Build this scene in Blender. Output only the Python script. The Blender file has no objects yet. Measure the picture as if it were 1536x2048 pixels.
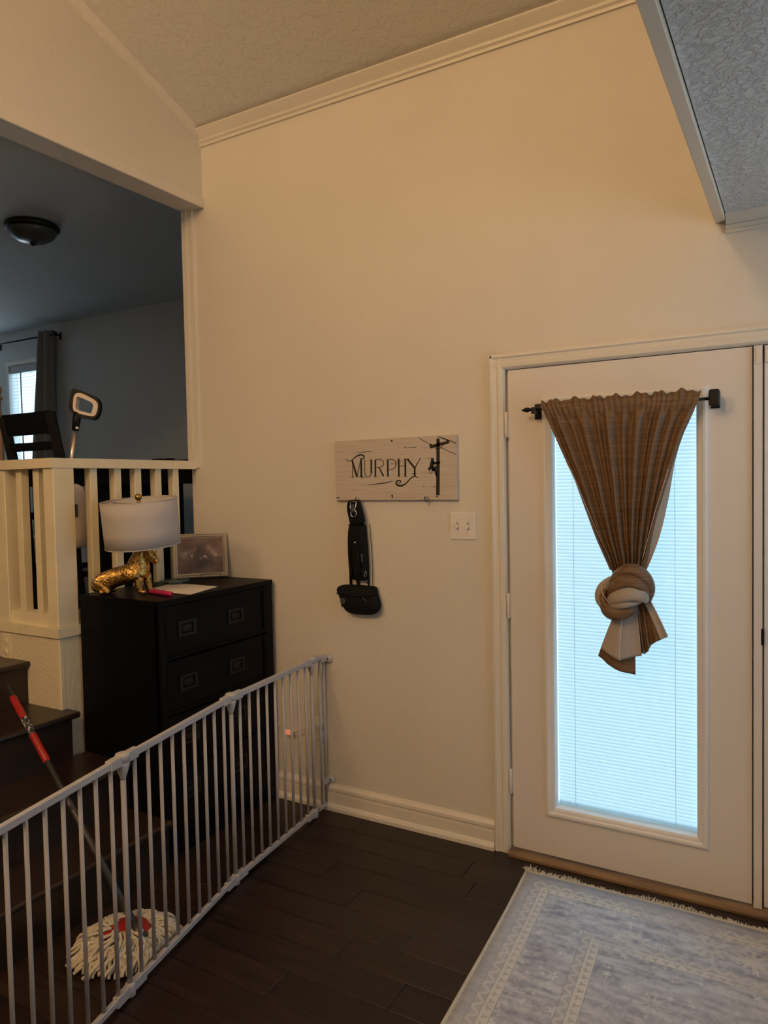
import bpy, bmesh, math, random
from mathutils import Vector, Matrix
rnd = random.Random(7)
S = bpy.context.scene
COL = S.collection
PI = math.pi

# ------------------------------------------------------------------ camera
CAM = Vector((1.07494, -2.90921, 1.58986))
YAW, PITCH, ROLL, FPX = 0.523865, 0.0399756, -0.0197291, 1459.32
cf = Vector((-math.sin(YAW)*math.cos(PITCH), math.cos(YAW)*math.cos(PITCH), -math.sin(PITCH)))
_r = cf.cross(Vector((0, 0, 1))).normalized(); _u = _r.cross(cf)
cr = math.cos(ROLL)*_r + math.sin(ROLL)*_u
cu = -math.sin(ROLL)*_r + math.cos(ROLL)*_u
cd = bpy.data.cameras.new('camera'); cam = bpy.data.objects.new('camera', cd); COL.objects.link(cam)
cd.sensor_fit = 'HORIZONTAL'; cd.sensor_width = 36; cd.lens = 36*FPX/1536; cd.clip_start = .02
M4 = Matrix.Identity(4)
for i in range(3):
    M4[i][0] = cr[i]; M4[i][1] = cu[i]; M4[i][2] = -cf[i]; M4[i][3] = CAM[i]
cam.matrix_world = M4
S.camera = cam

def ray(px, py): return cf + (px-768)/FPX*cr - (py-1024)/FPX*cu
def on(px, py, axis, val):            # measured image point -> point on a real plane of the room
    d = ray(px, py); return CAM + d*((val-CAM[axis])/d[axis])
def at(px, py, dep): return CAM + ray(px, py)*dep

# ------------------------------------------------------------------ world / exposure / lights
W = bpy.data.worlds.new('sky'); S.world = W; W.use_nodes = True
wn = W.node_tree; wn.nodes.clear()
wo = wn.nodes.new('ShaderNodeOutputWorld'); wb = wn.nodes.new('ShaderNodeBackground')
tc = wn.nodes.new('ShaderNodeTexCoord'); sx = wn.nodes.new('ShaderNodeSeparateXYZ'); rp = wn.nodes.new('ShaderNodeValToRGB')
wn.links.new(tc.outputs['Generated'], sx.inputs[0])
mr = wn.nodes.new('ShaderNodeMapRange'); mr.inputs[1].default_value = -.6; mr.inputs[2].default_value = .6
wn.links.new(sx.outputs['Z'], mr.inputs[0]); wn.links.new(mr.outputs[0], rp.inputs[0])
rp.color_ramp.elements[0].position = .30; rp.color_ramp.elements[0].color = (.83, .935, 1, 1)
rp.color_ramp.elements[1].position = .62; rp.color_ramp.elements[1].color = (.42, .71, 1, 1)
wn.links.new(rp.outputs[0], wb.inputs[0]); wb.inputs[1].default_value = 3.4
wn.links.new(wb.outputs[0], wo.inputs[0])
S.view_settings.view_transform = 'Standard'; S.view_settings.look = 'None'
S.view_settings.exposure = 0.0; S.view_settings.gamma = 1.0; S.view_settings.use_curve_mapping = False

def point(name, loc, power, color, radius):
    l = bpy.data.lights.new(name, 'POINT'); l.energy = power; l.color = color; l.shadow_soft_size = radius
    o = bpy.data.objects.new(name, l); o.location = loc; COL.objects.link(o); return o
def portal(name, loc, rot, sx_, sy_):
    l = bpy.data.lights.new(name, 'AREA'); l.shape = 'RECTANGLE'; l.size = sx_; l.size_y = sy_
    l.cycles.is_portal = True
    o = bpy.data.objects.new(name, l); o.location = loc; o.rotation_euler = rot; COL.objects.link(o); return o
point('ceiling_lamp_stairs', (-1.25, -3.9, 3.35), 58, (1.0, .665, .37), .12)
point('ceiling_lamp_hall', (.05, -4.5, 3.75), 82, (1.0, .665, .37), .12)
portal('door_daylight', (.44, .17, 1.07), (PI/2, 0, PI), .60, 1.72)       # faces -y
portal('window_daylight_far', (-6.02, 2.12, 2.30), (PI/2, 0, PI), .80, 1.36)
portal('window_daylight_side', (-7.285, 2.12, 1.95), (PI/2, 0, PI), 1.33, 2.03)
portal('window_daylight_right', (2.43, -.875, 1.65), (PI/2, 0, PI/2), 1.25, 1.30)

# ------------------------------------------------------------------ helpers: materials
def srgb(r, g, b):
    def f(c):
        c /= 255.
        return c/12.92 if c <= .04045 else ((c+.055)/1.055)**2.4
    return (f(r), f(g), f(b), 1)
def newmat(name):
    m = bpy.data.materials.new(name); m.use_nodes = True
    nt = m.node_tree; return m, nt, nt.nodes['Principled BSDF']
def N(nt, t, **kw):
    n = nt.nodes.new(t)
    for k, v in kw.items(): setattr(n, k, v)
    return n
def mat(name, c, rough=.5, metal=0, bump=None, var=None, coat=0, spec=None, sheen=0):
    """bump=(scale,strength) noise relief, var=(scale,amount[,stretch]) tone variation"""
    m, nt, b = newmat(name); L = nt.links
    c = tuple(c)+((1,) if len(c) == 3 else ())
    b.inputs['Base Color'].default_value = c; b.inputs['Roughness'].default_value = rough; b.inputs['Metallic'].default_value = metal
    if coat: b.inputs['Coat Weight'].default_value = coat
    if spec is not None: b.inputs['Specular IOR Level'].default_value = spec
    if sheen: b.inputs['Sheen Weight'].default_value = sheen
    if bump or var:
        t = N(nt, 'ShaderNodeTexCoord')
    if bump:
        n = N(nt, 'ShaderNodeTexNoise'); n.inputs['Scale'].default_value = bump[0]; n.inputs['Detail'].default_value = 3
        L.new(t.outputs['Object'], n.inputs['Vector'])
        bp = N(nt, 'ShaderNodeBump'); bp.inputs['Strength'].default_value = bump[1]; bp.inputs['Distance'].default_value = .01 if len(bump) < 3 else bump[2]
        L.new(n.outputs[0], bp.inputs['Height']); L.new(bp.outputs[0], b.inputs['Normal'])
    if var:
        mp = N(nt, 'ShaderNodeMapping'); L.new(t.outputs['Object'], mp.inputs[0])
        if len(var) > 2: mp.inputs['Scale'].default_value = var[2]
        n = N(nt, 'ShaderNodeTexNoise'); n.inputs['Scale'].default_value = var[0]; n.inputs['Detail'].default_value = 5
        L.new(mp.outputs[0], n.inputs['Vector'])
        r = N(nt, 'ShaderNodeValToRGB'); a = var[1]
        r.color_ramp.elements[0].position = .3; r.color_ramp.elements[1].position = .7
        r.color_ramp.elements[0].color = tuple(x*(1-a) for x in c[:3])+(1,)
        r.color_ramp.elements[1].color = tuple(min(1, x*(1+a)) for x in c[:3])+(1,)
        L.new(n.outputs[0], r.inputs[0]); L.new(r.outputs[0], b.inputs['Base Color'])
    return m

# ------------------------------------------------------------------ helpers: geometry
def link(name, me, m=None, parent=None, smooth=False, loc=None):
    o = bpy.data.objects.new(name, me); COL.objects.link(o)
    if m is not None and not me.materials: me.materials.append(m)
    if smooth:
        for p in me.polygons: p.use_smooth = True
    if loc is not None: o.location = loc
    if parent is not None:
        o.parent = parent
        if parent.type == 'EMPTY': o.matrix_parent_inverse = Matrix.Translation(-Vector(parent.location))
    return o
def mesh(name, v, f):
    me = bpy.data.meshes.new(name); me.from_pydata([tuple(x) for x in v], [], f); me.update(); return me
def fixn(me):
    bm = bmesh.new(); bm.from_mesh(me); bmesh.ops.recalc_face_normals(bm, faces=bm.faces); bm.to_mesh(me); bm.free(); return me
BF = [(0,1,3,2),(4,6,7,5),(0,4,5,1),(2,3,7,6),(0,2,6,4),(1,5,7,3)]
def bverts(x0,x1,y0,y1,z0,z1): return [(x,y,z) for x in (x0,x1) for y in (y0,y1) for z in (z0,z1)]
def boxmesh(name, b, bev=0, seg=1):
    me = fixn(mesh(name, bverts(*b), BF))
    if bev:
        bm = bmesh.new(); bm.from_mesh(me)
        bmesh.ops.bevel(bm, geom=list(bm.edges), offset=bev, segments=seg, affect='EDGES', profile=.5)
        bm.to_mesh(me); bm.free()
    return me
def box(name, b, m, parent=None, bev=0, seg=1, smooth=False): return link(name, boxmesh(name, b, bev, seg), m, parent, smooth)
def boxes(name, bs, m, parent=None):
    v=[]; f=[]
    for b in bs:
        o=len(v); v+=bverts(*b); f+=[tuple(i+o for i in q) for q in BF]
    return link(name, fixn(mesh(name, v, f)), m, parent)
def tubegeo(pts, rad, seg=10, closed=False, flat=None):
    pts=[Vector(p) for p in pts]; n=len(pts); v=[]; f=[]
    if not hasattr(rad,'__len__'): rad=[rad]*n
    ref=None
    for i,p in enumerate(pts):
        if closed: t=pts[(i+1)%n]-pts[i-1]
        else: t=pts[min(i+1,n-1)]-pts[max(i-1,0)]
        t.normalize()
        if ref is None:
            ref=Vector((0,0,1)) if abs(t.z)<.9 else Vector((1,0,0))
        a=(ref-t*ref.dot(t)).normalized(); b=t.cross(a); ref=a
        fa,fb=(flat if flat else (1,1))
        for k in range(seg):
            w=2*PI*k/seg; v.append(p+(a*math.cos(w)*fa+b*math.sin(w)*fb)*rad[i])
    m=n if closed else n-1
    for i in range(m):
        for k in range(seg):
            j=(i+1)%n; f.append((i*seg+k, i*seg+(k+1)%seg, j*seg+(k+1)%seg, j*seg+k))
    if not closed:
        f.append(tuple(range(seg))[::-1]); f.append(tuple((n-1)*seg+k for k in range(seg)))
    return v,f
def tube(name, pts, rad, m, parent=None, seg=10, closed=False, flat=None):
    v,f=tubegeo(pts,rad,seg,closed,flat); return link(name, fixn(mesh(name,v,f)), m, parent, True)
def tubes(name, lst, m, parent=None, seg=6):
    V=[];F=[]
    for pts,rad in lst:
        v,f=tubegeo(pts,rad,seg); o=len(V); V+=v; F+=[tuple(i+o for i in q) for q in f]
    return link(name, mesh(name,V,F), m, parent, True)
def lathemesh(name, prof, seg=24, c=(0,0,0), axis=Vector((0,0,1))):
    axis=Vector(axis).normalized(); a=axis.orthogonal().normalized(); b=axis.cross(a); c=Vector(c); v=[];f=[]
    for r,h in prof:
        for k in range(seg):
            w=2*PI*k/seg; v.append(c+axis*h+(a*math.cos(w)+b*math.sin(w))*max(r,1e-5))
    for i in range(len(prof)-1):
        for k in range(seg): f.append((i*seg+k,i*seg+(k+1)%seg,(i+1)*seg+(k+1)%seg,(i+1)*seg+k))
    f.append(tuple(range(seg))[::-1]); n=len(prof)-1; f.append(tuple(n*seg+k for k in range(seg)))
    return fixn(mesh(name,v,f))
def lathe(name, prof, m, parent=None, seg=24, c=(0,0,0), axis=(0,0,1), smooth=True): return link(name, lathemesh(name,prof,seg,c,axis), m, parent, smooth)
def prism(name, poly, d, m, parent=None, bev=0, smooth=False):
    """poly: list of 3D points (planar outline), d: extrusion vector"""
    n=len(poly); d=Vector(d); v=[Vector(p) for p in poly]+[Vector(p)+d for p in poly]
    f=[tuple(range(n)), tuple(range(2*n-1,n-1,-1))]+[(i,(i+1)%n,n+(i+1)%n,n+i) for i in range(n)]
    me=fixn(mesh(name,v,f))
    if bev:
        bm=bmesh.new(); bm.from_mesh(me); bmesh.ops.bevel(bm,geom=list(bm.edges),offset=bev,segments=2,affect='EDGES',profile=.5); bm.to_mesh(me); bm.free()
    return link(name, me, m, parent, smooth)
def sweep(name, prof, p0, p1, out, up, m, parent=None):
    """profile [(o,u)] along out/up swept from p0 to p1"""
    p0=Vector(p0);p1=Vector(p1);out=Vector(out);up=Vector(up)
    return prism(name,[p0+out*o+up*u for o,u in prof],p1-p0,m,parent)
def grid(name, fn, nu, nv, m, parent=None, thick=0, smooth=True, uvfn=None, sub=0):
    v=[fn(i/nu,j/nv) for j in range(nv+1) for i in range(nu+1)]
    f=[(j*(nu+1)+i,j*(nu+1)+i+1,(j+1)*(nu+1)+i+1,(j+1)*(nu+1)+i) for j in range(nv) for i in range(nu)]
    me=mesh(name,v,f)
    if uvfn:
        uv=me.uv_layers.new(name='metres')
        for p in me.polygons:
            for li in p.loop_indices:
                vi=me.loops[li].vertex_index; uv.data[li].uv=uvfn((vi%(nu+1))/nu,(vi//(nu+1))/nv)
    o=link(name,me,m,parent,smooth)
    if thick:
        md=o.modifiers.new('thickness','SOLIDIFY'); md.thickness=thick; md.offset=0
    if sub:
        md=o.modifiers.new('smooth','SUBSURF'); md.levels=sub; md.render_levels=sub
    return o
def lerp(tab, x):
    tab=sorted(tab)
    if x<=tab[0][0]: return tab[0][1]
    for (a,va),(b,vb) in zip(tab,tab[1:]):
        if x<=b: return va+(vb-va)*(x-a)/(b-a)
    return tab[-1][1]
def cat(pts, n=8, closed=False):
    """catmull-rom through points"""
    P=[Vector(p) for p in pts]; out=[]; m=len(P)
    for i in range(m if closed else m-1):
        if closed: a,b,c,d=P[i-1],P[i],P[(i+1)%m],P[(i+2)%m]
        else: a,b,c,d=P[max(i-1,0)],P[i],P[i+1],P[min(i+2,m-1)]
        for k in range(n):
            t=k/n; out.append(.5*((2*b)+(c-a)*t+(2*a-5*b+4*c-d)*t*t+(3*b-a-3*c+d)*t*t*t))
    if not closed: out.append(P[-1])
    return out
def pad(name, rows, yc, m, parent=None, seg=16, wob=0):
    """soft body: rows (z, x_left, x_right, depth) stacked superellipse sections lying against a wall plane"""
    v=[];f=[];e=.55; n=len(rows)
    for z,xl,xr,d in rows:
        cx=(xl+xr)/2; hw=(xr-xl)/2
        for k in range(seg):
            w=2*PI*k/seg; c,s=math.cos(w),math.sin(w)
            v.append((cx+hw*math.copysign(abs(c)**e,c)+rnd.uniform(-wob,wob), yc-d/2+d/2*math.copysign(abs(s)**e,s), z+rnd.uniform(-wob,wob)))
    for i in range(n-1):
        for k in range(seg): f.append((i*seg+k,i*seg+(k+1)%seg,(i+1)*seg+(k+1)%seg,(i+1)*seg+k))
    f.append(tuple(range(seg))[::-1]); f.append(tuple((n-1)*seg+k for k in range(seg)))
    o=link(name,fixn(mesh(name,v,f)),m,parent,True)
    md=o.modifiers.new('s','SUBSURF'); md.levels=1; md.render_levels=1
    return o
def tag(o, label=None, category=None, group=None, kind=None):
    if label: o['label']=label
    if category: o['category']=category
    if group: o['group']=group
    if kind: o['kind']=kind
    return o
def thing(name, loc, label, category, group=None):
    o=bpy.data.objects.new(name,None); COL.objects.link(o); o.location=loc; o.empty_display_size=.1
    return tag(o,label,category,group)
def st(o): o['kind']='structure'; return o

# ------------------------------------------------------------------ materials
def paint(name, c, scale=150, strength=.25, rough=.55):
    return mat(name, c, rough, bump=(scale,strength,.004), var=(1.3,.03))
m_wall = paint('cream_wall_paint', (.72,.67,.585), 130, .35)
m_trim = mat('cream_trim_paint', (.74,.685,.59), .38, bump=(60,.06,.003))
m_rail = mat('cream_rail_paint', (.83,.735,.52), .42, bump=(45,.15,.003), var=(6,.06))
m_gray = paint('slate_grey_wall_paint', (.57,.62,.64), 130, .3)
m_door = mat('white_door_paint', (.72,.665,.61), .45, bump=(25,.05,.003))
m_lite = mat('white_plastic_frame', (.76,.74,.71), .4)
m_white = mat('white_plastic', (.80,.77,.72), .35)
m_gate = mat('white_enamel_metal', (.50,.475,.475), .40)
m_black = mat('black_lacquer', (.004,.004,.005), .42, bump=(40,.08,.002), spec=.10)
m_blackw = mat('black_stained_wood', (.005,.0045,.0045), .5, spec=.2)
m_stair = mat('dark_walnut_stair', (.028,.017,.012), .30, bump=(30,.1,.002), var=(9,.35,(1,.12,1)))
m_blk_metal = mat('black_metal', (.012,.011,.011), .4, .6)
m_web = mat('black_nylon', (.007,.007,.008), .8, spec=.2, bump=(300,.3,.003))
m_chrome = mat('chrome', (.75,.74,.72), .22, 1)
m_alum = mat('champagne_aluminium', (.72,.62,.52), .33, .9)
m_gray_metal = mat('dull_grey_metal', (.10,.10,.105), .4, .7)
m_red = mat('red_plastic', (.42,.022,.018), .4)
m_cotton = mat('cream_cotton_strand', (.58,.53,.43), .9, bump=(400,.4,.004))
m_pole = mat('dark_green_grey_steel', (.055,.055,.05), .4, .3)
m_pink = mat('magenta_plastic', (.55,.02,.12), .35)
m_paper = mat('white_paper', (.80,.75,.68), .7)
m_paper2 = mat('cream_paper', (.74,.69,.60), .7)
m_wood_lt = mat('honey_wood', (.42,.24,.11), .45, var=(12,.2,(1,1,.1)))
m_sill = mat('worn_oak_sill', (.20,.125,.065), .55, bump=(40,.3,.004), var=(7,.55,(.5,4,4)))
m_brass = mat('antique_brass', (.42,.28,.09), .35, 1)

def m_ceiling(name, c, scale, strength):
    m,nt,b=newmat(name); L=nt.links
    b.inputs['Base Color'].default_value=c+(1,); b.inputs['Roughness'].default_value=.8
    t=N(nt,'ShaderNodeTexCoord')
    n=N(nt,'ShaderNodeTexNoise'); n.inputs['Scale'].default_value=scale; n.inputs['Detail'].default_value=6; n.inputs['Roughness'].default_value=.6; n.inputs['Distortion'].default_value=.6
    L.new(t.outputs['Object'],n.inputs['Vector'])
    r=N(nt,'ShaderNodeValToRGB'); r.color_ramp.elements[0].position=.43; r.color_ramp.elements[1].position=.55; L.new(n.outputs[0],r.inputs[0])
    bp=N(nt,'ShaderNodeBump'); bp.inputs['Strength'].default_value=strength; bp.inputs['Distance'].default_value=.012
    L.new(r.outputs[0],bp.inputs['Height']); L.new(bp.outputs[0],b.inputs['Normal'])
    return m
m_ceil = m_ceiling('knockdown_ceiling', (.75,.72,.64), 20, .22)
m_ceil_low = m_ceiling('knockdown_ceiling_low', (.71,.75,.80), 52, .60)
m_ceil_up = m_ceiling('knockdown_ceiling_upper', (.74,.78,.80), 22, .4)

def floor_mat(name, c1, c2):
    m,nt,b=newmat(name); L=nt.links
    t=N(nt,'ShaderNodeTexCoord'); oi=N(nt,'ShaderNodeObjectInfo')
    ad=N(nt,'ShaderNodeVectorMath',operation='ADD'); sc=N(nt,'ShaderNodeVectorMath',operation='SCALE'); sc.inputs['Scale'].default_value=40
    cb=N(nt,'ShaderNodeCombineXYZ'); L.new(oi.outputs['Random'],cb.inputs[0]); L.new(oi.outputs['Random'],cb.inputs[1]); L.new(cb.outputs[0],sc.inputs[0])
    L.new(t.outputs['Object'],ad.inputs[0]); L.new(sc.outputs[0],ad.inputs[1])
    mp=N(nt,'ShaderNodeMapping'); mp.inputs['Scale'].default_value=(2.2,26,26); L.new(ad.outputs[0],mp.inputs[0])
    n=N(nt,'ShaderNodeTexNoise'); n.inputs['Scale'].default_value=1.6; n.inputs['Detail'].default_value=7; n.inputs['Distortion'].default_value=.8; L.new(mp.outputs[0],n.inputs['Vector'])
    r=N(nt,'ShaderNodeValToRGB'); r.color_ramp.elements[0].position=.3; r.color_ramp.elements[1].position=.72
    r.color_ramp.elements[0].color=c1+(1,); r.color_ramp.elements[1].color=c2+(1,); L.new(n.outputs[0],r.inputs[0])
    mx=N(nt,'ShaderNodeMix',data_type='RGBA',blend_type='MULTIPLY'); mx.inputs[0].default_value=1
    mr=N(nt,'ShaderNodeMapRange'); mr.inputs[3].default_value=.75; mr.inputs[4].default_value=1.25; L.new(oi.outputs['Random'],mr.inputs[0])
    L.new(r.outputs[0],mx.inputs[6]); L.new(mr.outputs[0],mx.inputs[7]); L.new(mx.outputs[2],b.inputs['Base Color'])
    bp=N(nt,'ShaderNodeBump'); bp.inputs['Strength'].default_value=.25; bp.inputs['Distance'].default_value=.002; L.new(n.outputs[0],bp.inputs['Height']); L.new(bp.outputs[0],b.inputs['Normal'])
    b.inputs['Roughness'].default_value=.38; b.inputs['Specular IOR Level'].default_value=.35
    return m
m_floor = floor_mat('dark_espresso_plank', (.012,.0065,.0048), (.033,.018,.012))

def glass_mat():
    m=bpy.data.materials.new('clear_glass'); m.use_nodes=True; nt=m.node_tree; nt.nodes.clear()
    o=N(nt,'ShaderNodeOutputMaterial'); t=N(nt,'ShaderNodeBsdfTransparent'); g=N(nt,'ShaderNodeBsdfGlossy'); g.inputs['Roughness'].default_value=.02
    lw=N(nt,'ShaderNodeLayerWeight'); lw.inputs[0].default_value=.5; pw=N(nt,'ShaderNodeMath',operation='POWER'); pw.inputs[1].default_value=4; nt.links.new(lw.outputs['Facing'],pw.inputs[0])
    fr=N(nt,'ShaderNodeMath',operation='MULTIPLY_ADD'); fr.inputs[1].default_value=.5; fr.inputs[2].default_value=.03; nt.links.new(pw.outputs[0],fr.inputs[0]); mx=N(nt,'ShaderNodeMixShader')
    t.inputs[0].default_value=(.93,.97,.97,1)
    nt.links.new(fr.outputs[0],mx.inputs[0]); nt.links.new(t.outputs[0],mx.inputs[1]); nt.links.new(g.outputs[0],mx.inputs[2]); nt.links.new(mx.outputs[0],o.inputs[0])
    return m
m_glass=glass_mat()
def slat_mat(name, c, tr):
    m=bpy.data.materials.new(name); m.use_nodes=True; nt=m.node_tree; nt.nodes.clear()
    o=N(nt,'ShaderNodeOutputMaterial'); d=N(nt,'ShaderNodeBsdfDiffuse'); t=N(nt,'ShaderNodeBsdfTranslucent'); mx=N(nt,'ShaderNodeMixShader')
    d.inputs[0].default_value=c+(1,); t.inputs[0].default_value=c+(1,); mx.inputs[0].default_value=tr
    nt.links.new(d.outputs[0],mx.inputs[1]); nt.links.new(t.outputs[0],mx.inputs[2]); nt.links.new(mx.outputs[0],o.inputs[0]); return m
m_slat=slat_mat('white_blind_slat',(.66,.71,.73),.62)
m_slat2=slat_mat('white_wide_slat',(.50,.56,.60),.35)

# ================================================================== THE SETTING
# --- floor with planks
PW=.13
floor=st(boxes('floor',[(-8.1,-1.70,-6.1,2.07,-.06,-.009),(-1.70,4.2,-6.1,.12,-.06,-.009)],m_blackw))
plk={}
def plank(x0,x1,y0,y1):
    L=round(x1-x0,3); Wd=round(y1-y0,3)
    if (L,Wd) not in plk: plk[(L,Wd)]=boxmesh('plank',(0,L-.0022,0,Wd-.0022,-.009,0),.0012)
    link('plank',plk[(L,Wd)],m_floor,floor,loc=(x0,y0,0))
fixed={1:-.05,4:-.118,6:-.015,2:-.62,3:-.42}
row=-2
while True:
    y1=-.285-PW*(row-1); y0=y1-PW
    if y0<-2.9: break
    if y1>.03: y1=.03
    j=fixed.get(row, rnd.uniform(-.9,.3))
    xs=[j]
    while xs[0]>-1.3: xs.insert(0,xs[0]-1.2)
    while xs[-1]<1.5: xs.append(xs[-1]+1.2)
    for a,b in zip(xs,xs[1:]): plank(a,b,y0,y1)
    row+=1
boxes('plank_field',[(-1.9,4.2,-6.0,y0+PW-.002,-.009,-.0005),(2.7,4.2,y0+PW,.03,-.009,-.0005)],m_floor,floor)

# --- walls
wall_back=st(boxes('wall_back',[(-1.80,-.055,0,.14,0,5.2),(-.055,1.95,0,.14,2.105,5.2),(1.95,4.2,0,.14,0,5.2)],m_wall))
wall_header=st(box('wall_left_header',(-1.80,-1.668,-6.0,0,3.05,5.2),m_wall))
box('header_edge_trim',(-1.669,-1.657,-6.0,0,3.046,3.095),m_trim,wall_header,.003)
ceiling=st(prism('ceiling',[(-1.9,0.14,3.435-.14*.372),(-1.9,-3.3,3.435+3.3*.372),(-1.9,-6.0,3.435+.6*.372+.0),(-1.9,-6.0,5.6),(-1.9,.14,5.6)],(2.9,0,0),m_ceil))
wall_soffit=st(box('wall_right_soffit',(.800,.838,-6.0,-.001,2.575,5.2),m_wall))
box('soffit_edge_trim',(.792,.826,-6.0,0,2.497,2.60),m_trim,wall_soffit,.002)
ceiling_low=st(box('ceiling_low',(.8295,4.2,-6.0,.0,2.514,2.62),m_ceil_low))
wall_right=st(boxes('wall_right',[(2.3,2.42,-6,-1.5,0,2.6),(2.3,2.42,-.25,.1,0,2.6),(2.3,2.42,-1.5,-.25,0,1.0),(2.3,2.42,-1.5,-.25,2.3,2.6)],m_wall))
wall_rear=st(boxes('wall_rear',[(-8,2.42,-6.12,-6,0,5.4)],m_wall))

# crown mouldings
CP=[(0,0),(.012,0),(.014,-.012),(.010,-.016)]
def crownprof(h,d):   # (out, up) measured from ceiling line downwards
    return [(0,-h),(d*.22,-h),(d*.26,-h*.86),(d*.18,-h*.80),(d*.36,-h*.72),(d*.42,-h*.60),(d*.30,-h*.55),(d*.5,-h*.42),(d*.8,-h*.2),(d*.95,-h*.08),(d,0),(0,0)]
st(sweep('trim_1',crownprof(.078,.05),(-1.668,0,3.437),(.80,0,3.437),(0,-1,0),(0,0,1),m_trim))
sl=Vector((0,-1,.372)).normalized(); upn=Vector((0,.372,1)).normalized()
st(sweep('trim_2',crownprof(.055,.022),Vector((-1.668,.02,3.430)),Vector((-1.668,0,3.437))+sl*4.0,(1,0,0),upn,m_trim))
st(sweep('trim_3',crownprof(.062,.042),(.828,0,2.516),(4.2,0,2.516),(0,-1,0),(0,0,1),m_trim))
# vertical trim at end of back wall over the railing
st(boxes('trim_4',[(-1.806,-1.738,-.014,.0,1.69,3.05),(-1.806,-1.775,-.020,-.012,1.69,3.05)],m_trim))
# baseboard
BP=[(0,0),(.030,0),(.030,.016),(.024,.026),(.015,.032),(.015,.075),(.013,.088),(.017,.094),(.016,.108),(.007,.120),(.004,.126),(0,.126)]
st(sweep('baseboard_back',BP,(-1.80,0,0),(-.078,0,0),(0,-1,0),(0,0,1),m_trim))
# door casing
KP=[(0,0),(0,.018),(.006,.020),(.014,.020),(.020,.015),(.034,.014),(.040,.017),(.055,.016),(.060,.012),(.066,.0)]
def casing_v(name,x,z0,z1):
    return st(prism(name,[(x+w,-o,z0) for w,o in KP],(0,0,z1-z0),m_trim))
casing_v('trim_5',-.076,0,2.115)
st(prism('trim_6',[(-.076,-o,2.115-w) for w,o in KP],(2.1,0,0),m_trim))
# jamb
st(boxes('trim_7',[(-.055,-.012,-.006,.14,0,2.055),(-.055,1.95,-.004,.14,2.052,2.105),(-.030,-.004,.02,.14,0,2.052),(-.004,1.90,.046,.10,2.030,2.052)],m_trim))
# astragal between the two door leaves with a dark deadbolt strike
ast=st(boxes('trim_8',[(.917,.944,-.012,.046,.024,2.046),(.895,.965,.046,.062,.024,2.046)],m_door))
box('astragal_cap',(.922,.944,-.014,-.002,1.98,2.043),m_door,ast,.002)
box('strike_recess',(.940,.950,-.0135,-.009,.985,1.045),m_blackw,ast,.002)
# threshold
sill=st(prism('trim_9',[(-.01,-.040,0),(-.01,-.040,.010),(-.01,-.022,.021),(-.01,.10,.024),(-.01,.10,0)],(1.95,0,0),m_sill))

# --- upper room
wall_far=st(boxes('wall_far',[(-8,-7.95,1.95,2.07,0,3.4),(-6.62,-6.42,1.95,2.07,0,2.965),(-5.62,-1.68,1.95,2.07,0,3.4),(-6.42,-5.62,1.95,2.07,0,1.62),(-7.95,-6.62,1.95,2.07,0,.94),(-7.95,-5.62,1.95,2.07,2.965,3.4)],m_gray))
st(box('wall_far_side',(-1.802,-1.70,.14,2.07,.0,5.2),m_gray))
st(box('wall_left',(-8.12,-8,-6,2.07,0,3.5),m_gray))
st(box('ceiling_upper',(-8,-1.80,-6,1.95,3.285,3.40),m_ceil_up))
st(box('floor_upper',(-8,-2.072,-6,1.95,.70,.81),m_stair))

# half wall beside the stairs
m_half=paint('cream_half_wall_paint',(.76,.675,.49),60,.8)
hw=st(boxes('wall_half_stair',[(-1.86,-1.765,-.87,0,0,.935),(-3.2,-1.86,-.87,-.775,0,.935)],m_half))
boxes('wall_cap',[(-1.87,-1.755,-.882,0,.935,.978),(-3.2,-1.87,-.882,-.765,.935,.978)],m_rail,hw)
box('corner_bead',(-1.785,-1.7635,-.8715,-.85,.415,.934),m_rail,hw,.003)

# stairs: four rising noses running along y
stair=thing('staircase',(-1.6,-1.9,0),'dark wooden stairs rising left beside the cream half wall','stairs')
ST=[(-1.195,.205,-.785),(-1.425,.410,-.785),(-1.672,.615,-.8725),(-1.975,.810,-.8715)]
for i,(xn,z,ye) in enumerate(ST):
    xb=ST[i+1][0]-.03 if i<3 else -2.05
    zb=ST[i-1][1] if i else 0
    ys=-4.6
    box('riser',(xn-.045,xn-.025,ys,ye,zb,z-.026),m_stair,stair)
    prof=[(xb-.02,z),(xn-.008,z),(xn-.001,z-.006),(xn,z-.014),(xn-.004,z-.022),(xn-.012,z-.028),(xb-.02,z-.028)]
    prism('tread',[(x,ys,zz) for x,zz in prof],(0,ye-ys,0),m_stair,stair)
    if i==2: prism('nosing_return',[(-1.762,ye,z),(xn-.008,ye,z),(xn-.001,ye,z-.006),(xn,ye,z-.014),(xn-.004,ye,z-.022),(xn-.012,ye,z-.028),(-1.762,ye,z-.028)],(0,.026,0),m_stair,stair)

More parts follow.
